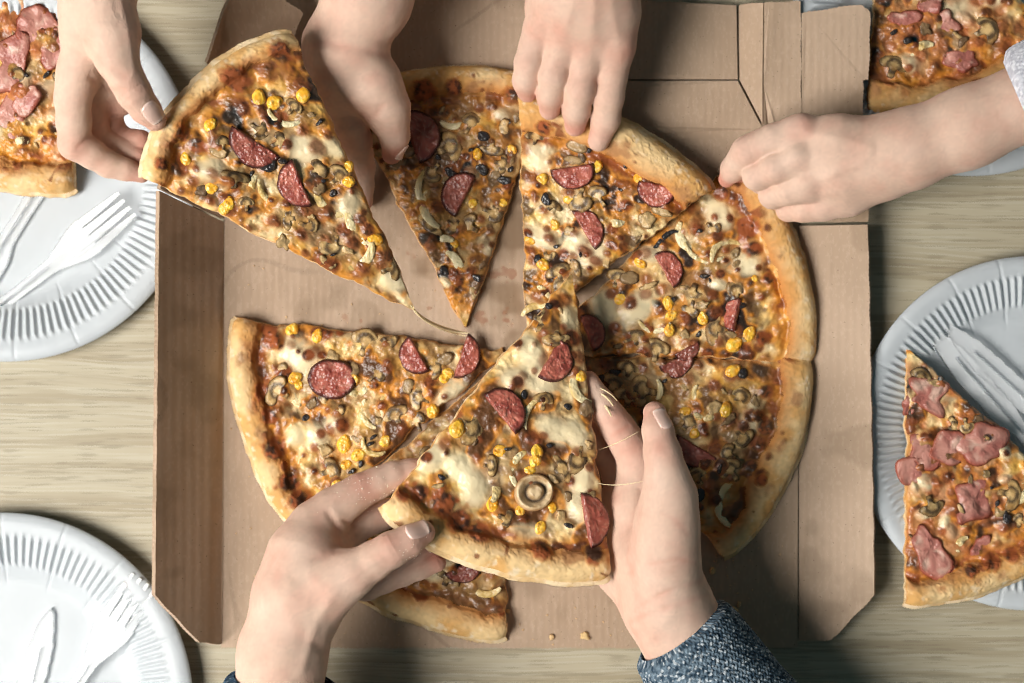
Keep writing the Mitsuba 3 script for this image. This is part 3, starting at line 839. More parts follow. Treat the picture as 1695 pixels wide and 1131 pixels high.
    for pts, w0 in strands:      # molten cheese drawn out into threads, world points
        pw = np.array([P(a, b, c_ / 1000) for a, b, c_ in pts])
        v, f, col = strip(pw, w0 / 1000, w0 / 1000 * 0.8, lambda p: np.tile([0.80, 0.66, 0.40], (len(p), 1)), rng, 8)
        put(key + '__cheese_strand', mikit.ply((v, f), 'm_cheese', smooth=True, color=col))
    return key


FILL = [('cheese_lump', 5, 7, 13), ('mushroom', 5, 8, 11), ('corn_kernel', 4, 3.2, 4.2), ('onion_strip', 3, 10, 17), ('olive_piece', 6, 1.5, 3.6), ('mushroom_scrap', 9, 3.0, 6.5)]
DARKFILL = [('mushroom', 7, 8, 11), ('corn_kernel', 3, 3.0, 4), ('onion_strip', 3, 10, 17), ('olive_piece', 9, 2, 5), ('mushroom_scrap', 10, 3, 6.5), ('cheese_lump', 4, 4, 8)]
HAMFILL = [('ham', 3, 8, 13), ('mushroom', 3, 6, 9), ('olive_piece', 7, 1.5, 3.5), ('mushroom_scrap', 12, 2.2, 5), ('cheese_lump', 7, 4, 8), ('onion_strip', 2, 7, 12)]
BOXG = 'slices of the sausage pizza still lying in the box'
Z0 = 3.3
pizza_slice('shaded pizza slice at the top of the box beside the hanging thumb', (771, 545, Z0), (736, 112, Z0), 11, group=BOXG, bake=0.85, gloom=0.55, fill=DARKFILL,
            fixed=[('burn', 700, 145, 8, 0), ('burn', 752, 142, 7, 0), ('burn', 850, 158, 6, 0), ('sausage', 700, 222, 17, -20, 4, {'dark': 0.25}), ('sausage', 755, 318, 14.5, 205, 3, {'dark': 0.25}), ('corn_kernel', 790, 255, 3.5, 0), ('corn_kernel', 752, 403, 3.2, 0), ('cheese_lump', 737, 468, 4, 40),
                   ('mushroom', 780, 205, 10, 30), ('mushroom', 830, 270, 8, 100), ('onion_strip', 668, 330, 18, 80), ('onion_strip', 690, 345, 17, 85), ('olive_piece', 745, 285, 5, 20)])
pizza_slice('pizza slice being lifted by its crust under the four fingers at the top', (872, 545, 4), (1034, 204, 15), 12, group=BOXG, cwid=1.55, crust_h=1.25, wide=1.04, roll=-0.05, fill=FILL, bake=0.7,
            fixed=[('burn', 1075, 312, 5, 0), ('burn', 1160, 330, 4, 0), ('burn', 900, 210, 5, 0), ('sausage', 950, 293, 12.5, 75, 3), ('sausage', 1085, 322, 13, 100, 4), ('sausage', 975, 376, 14, -25, 4), ('corn_kernel', 897, 297, 4.2, 30), ('corn_kernel', 942, 330, 3.4, 80), ('corn_kernel', 1060, 290, 3.6, 10),
                   ('mushroom', 912, 340, 7.5, 30, 0, {'dark': 0.3}), ('mushroom', 948, 440, 9, 60), ('mushroom', 905, 425, 6, 160), ('olive_piece', 905, 330, 4.5, 60, 0, {'lift': 1})])
pizza_slice('pizza slice at the right of the box with a sausage piece standing on edge', (876, 585, Z0), (1322, 418, Z0), 13, group=BOXG, wide=1.05, fill=FILL, bake=0.75,
            fixed=[('burn', 1238, 378, 8, 0), ('burn', 1248, 412, 6, 0), ('burn', 1272, 462, 4, 0), ('burn', 1196, 318, 5, 0), ('burn', 1262, 560, 5, 0), ('sausage', 1108, 443, 13.5, -30, 3), ('sausage', 1212, 520, 11, 190, 42), ('sausage', 984, 548, 11, -20, 3), ('sausage', 1140, 582, 9, 60, 10, {'dark': 0.5}), ('corn_kernel', 1112, 522, 3.8, 60), ('corn_kernel', 1108, 546, 4, 0),
                   ('corn_kernel', 1240, 553, 5, 30), ('corn_kernel', 1216, 570, 5.2, 60), ('onion_strip', 1130, 400, 16, 60), ('onion_strip', 1160, 430, 17, 20), ('pepper_strip', 1070, 370, 11, -38), ('mushroom', 1022, 462, 8, 20), ('mushroom', 1050, 560, 10, 70),
                   ('cheese_lump', 1190, 470, 5, 10), ('mushroom', 1085, 610, 10, 10), ('corn_kernel', 1250, 462, 2.6, 0)])
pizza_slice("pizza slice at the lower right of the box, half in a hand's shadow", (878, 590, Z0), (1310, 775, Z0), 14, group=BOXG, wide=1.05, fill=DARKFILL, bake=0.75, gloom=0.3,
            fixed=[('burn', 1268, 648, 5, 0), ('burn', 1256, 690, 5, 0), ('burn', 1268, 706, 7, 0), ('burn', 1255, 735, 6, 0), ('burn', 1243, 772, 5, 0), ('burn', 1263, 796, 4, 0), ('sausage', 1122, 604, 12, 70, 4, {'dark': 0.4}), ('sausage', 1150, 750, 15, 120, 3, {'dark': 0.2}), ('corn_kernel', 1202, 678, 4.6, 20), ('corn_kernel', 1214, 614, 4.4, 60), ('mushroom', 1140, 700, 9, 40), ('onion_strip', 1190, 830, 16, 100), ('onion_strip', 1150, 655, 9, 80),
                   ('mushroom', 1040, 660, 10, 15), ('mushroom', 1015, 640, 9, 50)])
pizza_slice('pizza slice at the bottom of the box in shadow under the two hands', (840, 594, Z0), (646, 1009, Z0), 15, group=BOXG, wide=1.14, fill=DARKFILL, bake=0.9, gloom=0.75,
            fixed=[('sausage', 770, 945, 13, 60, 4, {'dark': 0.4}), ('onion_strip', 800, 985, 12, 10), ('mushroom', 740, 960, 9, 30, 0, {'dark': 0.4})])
pizza_slice('pizza slice at the left of the box with one whole round sausage disc', (838, 584, Z0), (402, 712, Z0), 16, group=BOXG, wide=1.07, fill=FILL, bake=0.42,
            fixed=[('burn', 447, 560, 8, 0), ('burn', 438, 650, 6, 0), ('burn', 446, 690, 6, 0), ('burn', 455, 745, 8, 0), ('burn', 476, 800, 8, 0), ('burn', 490, 830, 7, 0), ('sausage', 549, 628, 15.5, 0, 4, {'full': True}), ('sausage', 683, 592, 13.5, 150, 4), ('sausage', 772, 592, 14, 20, 4), ('corn_kernel', 482, 547, 4.6, 30), ('corn_kernel', 487, 626, 4.4, 70), ('corn_kernel', 524, 556, 4, 20),
                   ('corn_kernel', 569, 735, 5.2, 10), ('corn_kernel', 637, 730, 4.2, 50), ('corn_kernel', 721, 688, 4.8, 0), ('corn_kernel', 735, 626, 3.6, 40), ('corn_kernel', 594, 753, 4.4, 60), ('corn_kernel', 572, 770, 3.6, 60), ('mushroom', 605, 566, 11, 20), ('mushroom', 640, 560, 9, 140),
                   ('mushroom', 562, 680, 7, 90), ('mushroom', 655, 690, 9, -30), ('mushroom', 545, 780, 10, 70), ('mushroom', 720, 610, 8, 100), ('onion_strip', 600, 690, 12, 70), ('onion_strip', 620, 762, 9, 35, 0, {'lift': 1})])
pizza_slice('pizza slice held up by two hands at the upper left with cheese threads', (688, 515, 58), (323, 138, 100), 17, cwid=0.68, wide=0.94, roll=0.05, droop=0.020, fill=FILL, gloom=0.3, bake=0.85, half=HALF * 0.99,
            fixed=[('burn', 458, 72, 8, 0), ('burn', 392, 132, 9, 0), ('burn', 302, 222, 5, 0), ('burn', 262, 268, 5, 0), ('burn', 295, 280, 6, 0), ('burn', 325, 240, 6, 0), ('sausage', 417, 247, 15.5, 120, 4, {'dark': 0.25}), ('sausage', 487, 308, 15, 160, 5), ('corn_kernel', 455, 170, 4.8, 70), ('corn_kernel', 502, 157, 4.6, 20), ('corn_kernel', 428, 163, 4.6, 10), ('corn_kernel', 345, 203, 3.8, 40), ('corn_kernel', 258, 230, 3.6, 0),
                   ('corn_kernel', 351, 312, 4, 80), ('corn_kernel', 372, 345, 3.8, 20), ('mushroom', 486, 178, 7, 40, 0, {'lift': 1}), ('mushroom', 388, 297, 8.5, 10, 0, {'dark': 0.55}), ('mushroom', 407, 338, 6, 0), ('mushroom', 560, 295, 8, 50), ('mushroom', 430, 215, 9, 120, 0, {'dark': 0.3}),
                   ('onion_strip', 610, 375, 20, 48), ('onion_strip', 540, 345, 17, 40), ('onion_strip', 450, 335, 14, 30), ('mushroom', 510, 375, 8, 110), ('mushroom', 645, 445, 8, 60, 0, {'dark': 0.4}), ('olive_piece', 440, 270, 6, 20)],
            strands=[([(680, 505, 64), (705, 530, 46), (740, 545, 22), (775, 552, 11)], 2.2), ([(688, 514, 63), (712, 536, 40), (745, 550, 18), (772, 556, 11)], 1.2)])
pizza_slice('pizza slice held in both hands at the bottom with a whole round mushroom', (945, 452, 32), (809, 944, 70), 18, cwid=0.9, wide=1.11, roll=-0.10, droop=0.012, fill=FILL, bake=0.34,
            fixed=[('burn', 695, 815, 6, 0), ('burn', 735, 832, 9, 0), ('burn', 762, 862, 8, 0), ('burn', 792, 882, 7, 0), ('burn', 895, 907, 6, 0), ('burn', 982, 915, 7, 0), ('burn', 650, 840, 4, 0), ('sausage', 842, 674, 15, -38, 3), ('sausage', 925, 602, 14, 30, 5), ('sausage', 1003, 858, 17, -10, 24), ('corn_kernel', 757, 709, 5.2, 20, 0, {'lift': 1}), ('corn_kernel', 829, 745, 4, 70), ('corn_kernel', 889, 748, 4.4, 0), ('corn_kernel', 985, 872, 4, 0), ('corn_kernel', 817, 834, 4.2, 0),
                   ('corn_kernel', 862, 846, 3.4, 0), ('corn_kernel', 897, 872, 4, 30), ('mushroom_cap', 884, 815, 12, -20, 0.06, {'lift': 0.6}), ('mushroom', 811, 770, 6.5, 90), ('mushroom', 901, 664, 7.5, 10), ('mushroom', 930, 775, 10, 60), ('cheese_lump', 921, 712, 10, 20),
                   ('cheese_lump', 760, 770, 9, 30), ('cheese_lump', 785, 805, 9, 80), ('cheese_lump', 700, 745, 9, 150), ('cheese_lump', 850, 625, 9, 160), ('onion_strip', 868, 700, 20, 95), ('onion_strip', 850, 770, 14, 110), ('onion_strip', 958, 645, 11, 70), ('cheese_lump', 960, 840, 7, 60),
                   ('olive_piece', 842, 744, 2.6, 0, 0, {'lift': 1}), ('olive_piece', 910, 738, 2.4, 0, 0, {'lift': 1}), ('cheese_lump', 860, 892, 8, 0)],
            strands=[([(990, 745, 54), (1022, 733, 56), (1058, 714, 74)], 0.4), ([(984, 798, 64), (1018, 803, 64), (1064, 797, 76)], 0.45), ([(988, 660, 46), (1002, 672, 52), (1012, 690, 60)], 1.6), ([(985, 650, 45), (1000, 655, 52), (1015, 672, 62)], 1.2), ([(983, 640, 44), (1004, 648, 52), (1022, 664, 62)], 0.7)])
pizza_slice('blurred ham pizza slice on the upper left plate with large pink ham pieces', (106, -128, 5), (-46, 297, 6), 19, fill=HAMFILL, ham_pizza=True, bake=0.6,
            fixed=[('ham', 58, 50, 14, 30, 6, {'lift': 1}), ('ham', 22, 105, 17, 80, 4, {'lift': 1}), ('ham', 12, 195, 16, 100, 4), ('mushroom', 30, 125, 9, 60), ('cheese_lump', 75, 145, 6, 0), ('cheese_lump', 90, 190, 6, 0)])
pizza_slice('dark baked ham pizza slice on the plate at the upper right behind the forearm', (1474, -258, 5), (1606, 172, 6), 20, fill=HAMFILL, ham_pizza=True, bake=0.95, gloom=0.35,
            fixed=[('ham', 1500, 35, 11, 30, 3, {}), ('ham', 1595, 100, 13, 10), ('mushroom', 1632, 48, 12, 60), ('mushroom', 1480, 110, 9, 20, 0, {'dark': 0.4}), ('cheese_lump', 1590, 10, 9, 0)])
pizza_slice('ham and mushroom pizza slice lying on the plate at the right edge', (1497, 573, 9), (1668, 965, 14), 21, fill=HAMFILL, ham_pizza=True, bake=0.62, crust_h=1.1,
            fixed=[('burn', 1605, 945, 5, 0), ('burn', 1640, 930, 6, 0), ('burn', 1672, 918, 5, 0), ('burn', 1580, 935, 4, 0), ('ham', 1535, 657, 13.1, 10, 5, {'lift': 1}), ('ham', 1490, 668, 8.4, 150, 6), ('ham', 1625, 738, 17.8, 10, 5, {'lift': 1.5}), ('ham', 1610, 828, 14.2, -30, 10, {'lift': 1}), ('ham', 1541, 912, 16.3, 70, 3, {'lift': 1}), ('ham', 1512, 780, 11.6, 100, 4),
                   ('mushroom', 1524, 626, 8, 20, 0, {'dark': 0.4, 'lift': 1.5}), ('mushroom', 1672, 818, 10, 100, 0, {'lift': 1}), ('mushroom', 1543, 838, 9, 160, 0, {'dark': 0.45, 'lift': 1}), ('mushroom', 1632, 726, 4, 30, 0, {'lift': 2.5}), ('olive_piece', 1669, 856, 4.5, 70)])
# ------------------------------------------------------------------ paper plates
def plate_mesh(r0, seed):
    na, F = 126 * 6, 126
    rr = np.array([0, .30, .55, .600, .625, .645, .665, .685, .705, .72, .735, .75, .775, .80, .825, .85, .865, .88, .895, .91, .93, .95, .965, .98, .99, 1.0, 1.002, 0.994])
    zz = np.array([2.0, 2.0, 2.0, 2.0, 2.15, 2.6, 3.6, 4.9, 6.2, 7.2, 8.1, 8.9, 10.1, 11.2, 12.3, 13.3, 13.9, 14.4, 14.8, 15.1, 15.5, 15.6, 15.3, 14.7, 14.0, 13.0, 12.2, 11.7]) * 1e-3
    a = np.linspace(0, 2 * math.pi, na, endpoint=False)
    Rr, A = np.meshgrid(rr, a, indexing='ij')
    Zz = np.repeat(zz[:, None], na, 1)
    win = sstep(0.715, 0.745, Rr) * sstep(0.90, 0.865, Rr)
    rid = np.cos(A * F)
    Zz = Zz + 0.00105 * win * np.sign(rid) * np.abs(rid) ** 0.6
    fold = np.zeros_like(A)
    rng = np.random.default_rng(seed)
    for k in range(0, F, 6):
        c = (k + 0.5 + rng.integers(-1, 2)) * 2 * math.pi / F
        d = (A - c + math.pi) % (2 * math.pi) - math.pi
        fold += np.exp(-(d * r0 * Rr / 0.0007) ** 2) * sstep(0.60, 0.68, Rr)
    Zz = Zz - 0.0006 * fold
    v = np.stack([Rr * r0 * np.cos(A), Rr * r0 * np.sin(A), Zz], -1).reshape(-1, 3)
    v[:, 2] += 0.0008 * (nf(v, 18, 2, seed) - 0.5) + 0.0006 * np.sin(2 * np.arctan2(v[:, 1], v[:, 0]) + seed) * (np.linalg.norm(v[:, :2], axis=1) / r0) ** 4
    i = np.arange(len(rr) * na).reshape(len(rr), na); j = np.roll(i, -1, 1)
    return v, np.stack([i[:-1], i[1:], j[1:], j[:-1]], -1).reshape(-1, 4)


PG = 'white paper plates round the pizza box'
for k, (x, y, r, lab) in enumerate([(20, 288, 310, 'white fluted paper plate at the left under a ham slice and clear cutlery'),
                                    (13, 1158, 312, 'white fluted paper plate at the lower left corner with only clear cutlery on it'),
                                    (1600, 2, 292, 'white fluted paper plate at the upper right under the bare forearm'),
                                    (1700, 716, 290, 'white fluted paper plate at the right edge with a knife and a ham slice')]):
    key = thing('paper_plate', lab, 'plate', PG)
    v, q = plate_mesh(RM(r), 30 + k)
    v = v + P(x, y)
    scene[key] = mikit.ply((v, q), 'm_plate', smooth=True)


# ------------------------------------------------------------------ clear plastic cutlery
def slab(outline, zfun, th, nz_=1):
    """a plate of plastic over an outline (n, 2) in metres; zfun(xy) gives the underside, th the thickness"""
    pl = shapely.Polygon(outline).buffer(0.0006, quad_segs=3).simplify(0.00008)
    m = trimesh.creation.extrude_polygon(pl, 1.0, engine='earcut')
    m = m.subdivide_to_size(0.006, max_iter=8) if False else m
    v = m.vertices.copy()
    v[:, 2] = zfun(v[:, :2]) + v[:, 2] * th
    return v, m.faces


def fork_outline():
    w = [(-0.070, 0.0045), (-0.055, 0.0055), (-0.03, 0.0042), (0, 0.0036), (0.022, 0.0045), (0.034, 0.0085), (0.044, 0.0115), (0.052, 0.0122)]
    xs = np.linspace(-0.07, 0.052, 40)
    ys = np.interp(xs, *np.array(w).T)
    up, dn = list(zip(xs, ys)), list(zip(xs[::-1], -ys[::-1]))
    tines = []
    for k in range(4):
        c = 0.0091 - k * 0.00607
        for dx, dy in ((0.052, 0.0026), (0.058, 0.0024), (0.072, 0.0019), (0.084, 0.0010), (0.084, -0.0010), (0.072, -0.0019), (0.058, -0.0024), (0.053, -0.0026)):
            tines.append((dx, c * (1 - 0.08 * (dx - 0.052) / 0.03) + dy))
    return np.array(up + tines + dn)


def knife_outline():
    xs = np.linspace(-0.075, 0.085, 50)
    top = np.interp(xs, [-0.075, -0.06, -0.02, 0.0, 0.012, 0.05, 0.075, 0.085], [0.004, 0.0058, 0.0045, 0.0048, 0.0085, 0.0090, 0.0050, 0.0002])
    bot = np.interp(xs, [-0.075, -0.06, -0.02, 0.0, 0.012, 0.06, 0.08, 0.085], [-0.004, -0.0058, -0.0045, -0.0048, -0.0072, -0.0072, -0.0035, -0.0002])
    bot = bot + np.where((xs > 0.015), 0.0003 * np.sign(np.sin(np.arange(50) * 2.2)), 0)
    return np.array(list(zip(xs, top)) + list(zip(xs[::-1], bot[::-1])))


def cutlery(name, label, outline, at, turn, z, tilt=0.0, curve=0.0, rib=True):
    key = thing(name, label, name.split('_')[-1])
    ct, st = math.cos(math.radians(turn)), -math.sin(math.radians(turn))
    o = P(at[0], at[1], z / 1000)

    def place(v):
        x = v[:, 0] * ct - v[:, 1] * st; y = v[:, 0] * st + v[:, 1] * ct
        return np.c_[x, y, v[:, 2] + tilt * v[:, 0] + curve * np.maximum(v[:, 0] - 0.02, 0) ** 2] + o
    g = shapely.Polygon(outline).buffer(0)
    cells = [g.intersection(shapely.box(a, -0.05, a + 0.004, 0.05)) for a in np.arange(-0.08, 0.092, 0.004)]
    pts = g.segmentize(0.004)
    m = trimesh.creation.extrude_polygon(pts, 1.0, engine='earcut')
    v = m.vertices.copy(); v[:, 2] *= 0.0019
    scene[key] = mikit.ply((place(v), m.faces), 'm_clear')
    if rib:      # the raised ridge that stiffens the handle
        x0, x1 = rib
        n = 24
        c = [(np.array([a, 0, 0.0021 + 0.0002]), 0.0011, 0.0009) for a in np.linspace(x0, x1, n)]
        rv, rq, _, _ = loft(c, n, 8, lambda U, A: 0 * U)
        put(key + '__ridge', mikit.ply((place(rv), rq), 'm_rim', smooth=True))
    ring = np.asarray(g.exterior.segmentize(0.003).coords)
    c = [(np.array([q[0], q[1], 0.0010]), 0.00045, 0.0010) for q in ring]
    rv, rq, _, _ = loft(c, len(ring) * 2, 6, lambda U, A: 0 * U)
    put(key + '__rim', mikit.ply((place(rv), rq), 'm_rim', smooth=True))
    return key


cutlery('plastic_fork', 'clear plastic fork on the left plate, its tines pointing to the box', fork_outline(), (41, 476), -38, 4.5, tilt=0.05, curve=1.2, rib=(-0.068, 0.02))
cutlery('plastic_knife', 'clear plastic knife on the left plate below the crust of the ham slice', knife_outline(), (10, 400), 122, 3.5, rib=(-0.07, 0.06))
cutlery('plastic_fork', 'clear plastic fork on the lower left plate, its tines on the rim by the box', fork_outline(), (119, 1143), -56, 7, tilt=0.07, curve=0.4, rib=(-0.068, 0.02))
cutlery('plastic_knife', 'clear plastic knife with a saw edge on the lower left plate, its point upward', knife_outline(), (30, 1225), -76, 3.5, rib=(-0.07, 0.06))
cutlery('plastic_knife', 'clear plastic knife on the right plate, nearest the ham slice', knife_outline(), (1686, 710), 228, 5.5, tilt=0.02, rib=(-0.07, 0.06))
cutlery('plastic_knife', 'clear plastic knife lying above the other one on the right plate', knife_outline(), (1728, 688), 222, 5.0, tilt=0.03, rib=(-0.07, 0.06))

# ------------------------------------------------------------------ crumbs on the board
rng = np.random.default_rng(77)
vs, fs, at = [], [], 0
ico = trimesh.creation.icosphere(1)
for _ in range(260):
    g = rng.integers(0, 4)
    px, py = [(rng.uniform(385, 1180), rng.uniform(1000, 1068)), (rng.normal(1200, 30), rng.normal(960, 35)), (rng.uniform(380, 760), rng.uniform(460, 1060)), (rng.uniform(380, 1310), rng.uniform(300, 1065))][g]
    s = rng.uniform(0.0002, 0.0006) if rng.uniform() < 0.93 else rng.uniform(0.0008, 0.0016)
    v = ico.vertices * s * rng.uniform(0.5, 1.2, 3) * (1 + 0.3 * rng.normal(size=(len(ico.vertices), 1)))
    vs.append(v + P(px, py, 0.003) + [0, 0, s * 0.5]); fs.append(ico.faces + at); at += len(v)
put('crumbs', mikit.ply((np.vstack(vs), np.vstack(fs)), 'm_crust', smooth=True, color=np.tile([0.62, 0.42, 0.22], (at, 1))), 'tiny crust crumbs strewn on the floor of the box', category='crumbs', kind='stuff')
for px, py, s, lab in ((1212, 1009, 3.0, 'small tan crumb in the shade beside the knitted cuff'), (968, 1053, 3.2, 'pale flat crumb on the board near the front edge of the box'), (1180, 945, 2.4, 'crumb just below the corner of the lower right slice')):
    r2 = np.random.default_rng(int(px))
    (v, f, col), _ = chip(s / 1000, r2)
    key = thing('crust_crumb', lab, 'crumb')
    scene[key] = mikit.ply((v + P(px, py, 0.0043), f), 'm_crust', smooth=True, color=np.tile([0.66, 0.46, 0.22], (len(v), 1)))
# ------------------------------------------------------------------ hands
def hand_thing(label, hand, **k):
    key = thing('hand', label, 'hand')
    v, f, col = hand_mesh(hand, **k)
    scene[key] = mikit.ply((v, f), 'm_skin', smooth=True, color=col)
    return key


def add_nail(key, hand, px, py, z, ax, up, wid, length):
    a = np.array([ax[0], -ax[1], ax[2] if len(ax) > 2 else 0.0]); u = np.array([up[0], -up[1], up[2]])
    m, col = nail(hand, P(px, py, z / 1000), a, u, wid / 1000, length / 1000)
    put(key + '__fingernail', mikit.ply(m, 'm_nail', smooth=True, color=col))


# upper left: thumb on the crust, index finger under it
h1 = Hand(palm=[[(165, -420, 150, 76), (161, -160, 138, 64), (158, -20, 130, 56), (150, 40, 126, 47), (128, 118, 116, 31)],
                [(165, -20, 124, 55), (160, 60, 114, 44), (150, 125, 98, 28)],
                [(168, -20, 116, 50), (178, 60, 100, 40), (172, 135, 82, 26)],
                [(172, -10, 136, 50), (188, 55, 136, 40), (192, 92, 136, 31)],
                [(170, 40, 112, 44), (186, 110, 96, 38), (200, 165, 84, 30)]],
          fingers=[[(186, 60, 137, 37), (194, 102, 137, 31), (222, 155, 130, 27.5), (240, 180, 124, 24), (256, 198, 119, 19)],
                   [(128, 118, 116, 31), (120, 165, 110, 29), (124, 238, 98, 27), (180, 272, 90, 21), (234, 289, 86, 14)],
                   [(150, 125, 98, 28), (146, 180, 90, 27), (160, 236, 80, 24), (205, 250, 78, 20), (240, 266, 80, 17)],
                   [(172, 135, 82, 26), (172, 190, 76, 24), (192, 232, 72, 23), (232, 236, 76, 21)]])
k1 = hand_thing('hand at the upper left with its thumb on the crust of the raised slice', h1, seed=1,
                wrinkles=[(222, 155, 130, 30, 0.6, 0.75, 0.75), (124, 238, 98, 26, 0.3, 1, 0.3)],
                creases=[([(150, 128), (178, 150), (205, 150)], 5, 0.8), ([(128, 245), (150, 225)], 4, 0.7), ([(205, 128), (160, 98), (142, 70)], 7, 0.6)],
                flush=[(130, 240, 98, 26, 0.5), (190, 180, 84, 50, 0.5)], veins=[([(200, 0), (212, 60), (222, 120)], 5, 0.5)])
add_nail(k1, h1, 252, 187, 122, (0.66, 0.72, -0.25), (0.28, 0.1, 1), 11.5, 13)

# second from the left at the top: thumb down, fingers under the slice
h2 = Hand(palm=[[(740, -420, 90, 92), (665, -150, 78, 82), (607, 0, 66, 71), (566, 78, 60, 60), (556, 130, 54, 52), (578, 205, 44, 27)],
                [(570, 80, 54, 60), (545, 140, 44, 46), (548, 215, 32, 26)],
                [(566, 85, 46, 55), (528, 150, 30, 38), (520, 215, 20, 24)],
                [(588, 100, 60, 46), (618, 145, 58, 42), (640, 180, 54, 33)]],
          fingers=[[(620, 145, 58, 44), (642, 182, 54, 34), (653, 226, 47, 24), (649, 255, 39, 17)],
                   [(580, 205, 44, 27), (590, 232, 36, 24), (600, 278, 22, 19.5), (602, 335, 12, 15)],
                   [(548, 215, 32, 26), (548, 262, 20, 23), (545, 305, 12, 18), (540, 335, 10, 14)],
                   [(520, 215, 20, 24), (505, 260, 8, 20), (490, 290, 4, 15)]], kp=0.012)
k2 = hand_thing('pale hand coming down beside the raised upper left slice, thumb hanging over the box', h2, seed=2,
                wrinkles=[(640, 140, 57, 22, 0.4, 1, 0.2), (600, 268, 24, 20, 0.1, 1, 0.35)],
                creases=[([(490, 80), (540, 72), (600, 82), (640, 92)], 7, 0.7), ([(600, 200), (620, 192), (634, 176)], 6, 0.6), ([(585, 205), (600, 190)], 5, 0.5)],
                flush=[(655, 245, 46, 26, 0.6), (610, 200, 46, 30, 0.35)], veins=[([(520, 60), (545, 120), (580, 180)], 6, 0.25)])
add_nail(k2, h2, 659, 250, 42, (-0.2, 1, -0.3), (0.95, 0.05, 0.5), 9.5, 11)

# top middle: four fingers seen from the back, pinching the lifted crust
h3 = Hand(palm=[[(1060, -420, 110, 104), (1000, -150, 80, 90), (975, -60, 70, 82), (925, 0, 60, 46), (892, 48, 52, 25)],
                [(972, -60, 66, 72), (945, 20, 61, 44), (932, 58, 55, 26), (928, 82, 53, 23)],
                [(980, -60, 66, 72), (980, 25, 61, 44), (976, 66, 55, 28), (971, 100, 53, 24)],
                [(990, -60, 64, 74), (1014, 25, 57, 44), (1020, 78, 52, 28), (1012, 118, 49, 25)],
                [(950, -60, 58, 60), (915, 10, 46, 40), (905, 70, 36, 28)]],
          fingers=[[(905, 70, 36, 28), (905, 120, 28, 25), (925, 178, 14, 18), (965, 215, 12, 14)],
                   [(892, 48, 52, 25), (876, 104, 49, 23.5), (871, 134, 42, 22), (873, 152, 35, 18)],
                   [(930, 68, 54, 25), (917, 126, 51, 23.5), (911, 157, 43, 22), (910, 181, 35, 18)],
                   [(974, 80, 54, 25), (961, 148, 51, 24), (954, 183, 42, 22), (952, 208, 34, 18)],
                   [(1016, 100, 51, 26), (1008, 160, 47, 24.5), (1003, 197, 39, 23), (991, 233, 32, 18)]], kf=0.0045,
          bumps=[(892, 44, 58, 19), (936, 50, 61, 19), (980, 58, 61, 19), (1023, 70, 57, 19)])
k3 = hand_thing('hand at the top middle, four fingers lifting a slice by its crust', h3, seed=3,
                wrinkles=[(876, 104, 49, 20, 0.1, 1, 0.5), (918, 116, 52, 20, 0.1, 1, 0.5), (963, 130, 52, 20, 0.1, 1, 0.5), (1013, 138, 48, 20, 0.1, 1, 0.5)],
                veins=[([(892, 40), (920, -20), (950, -80)], 9, 0.7), ([(936, 45), (955, -20), (965, -80)], 9, 0.7), ([(980, 55), (984, -20), (985, -80)], 9, 0.7), ([(1023, 66), (1010, -10), (1000, -80)], 9, 0.6)],
                flush=[(890, 46, 58, 26, 0.6), (935, 55, 61, 26, 0.5), (978, 62, 61, 28, 0.55), (1025, 78, 57, 30, 0.7)])

# right: the hand at the crust of the right slice, forearm from the upper right corner
h4 = Hand(palm=[[(2060, 20, 102, 88), (1800, 125, 84, 72), (1600, 212, 68, 66), (1500, 248, 60, 66), (1440, 258, 56, 62)],
                [(1450, 255, 56, 55), (1385, 232, 58, 40), (1328, 219, 56, 27)],
                [(1450, 262, 54, 55), (1380, 262, 58, 38), (1322, 262, 56, 27)],
                [(1450, 272, 50, 55), (1390, 296, 52, 36), (1334, 306, 50, 26)],
                [(1450, 285, 44, 50), (1400, 322, 42, 34), (1360, 340, 40, 24)],
                [(1450, 250, 40, 50), (1360, 262, 30, 40), (1280, 272, 26, 26)]],
          fingers=[[(1300, 268, 28, 28), (1250, 268, 22, 25), (1212, 288, 16, 18)],
                   [(1328, 219, 56, 27), (1280, 231, 54, 25), (1236, 250, 48, 24), (1214, 280, 34, 20), (1203, 297, 25, 14)],
                   [(1322, 262, 56, 27), (1284, 278, 54, 25), (1253, 291, 46, 23), (1262, 300, 28, 20), (1290, 300, 18, 16)],
                   [(1334, 306, 50, 26), (1305, 315, 48, 24), (1279, 323, 40, 21.5), (1290, 328, 24, 18)],
                   [(1360, 340, 40, 24), (1330, 345, 37, 22), (1306, 346, 30, 20), (1320, 345, 18, 17)]], kf=0.007,
          bumps=[(1326, 212, 60, 18), (1318, 258, 62, 17), (1334, 304, 56, 17)])
k4 = hand_thing('hand with a bare forearm from the upper right, index finger touching the right slice', h4, seed=4,
                wrinkles=[(1238, 248, 48, 24, 1, -0.3, 0.7), (1254, 291, 46, 22, 1, -0.3, 0.4), (1279, 323, 40, 20, 1, -0.25, 0.4), (1322, 214, 62, 22, 1, -0.3, 0.35)],
                flush=[(1322, 212, 58, 26, 0.4), (1330, 262, 62, 22, 0.3), (1204, 295, 25, 26, 0.7), (1356, 330, 44, 30, 0.4)], veins=[([(1330, 304), (1370, 292), (1430, 268)], 8, 0.8), ([(1326, 216), (1380, 228), (1440, 245)], 8, 0.6), ([(1320, 260), (1380, 258), (1440, 256)], 8, 0.6)])

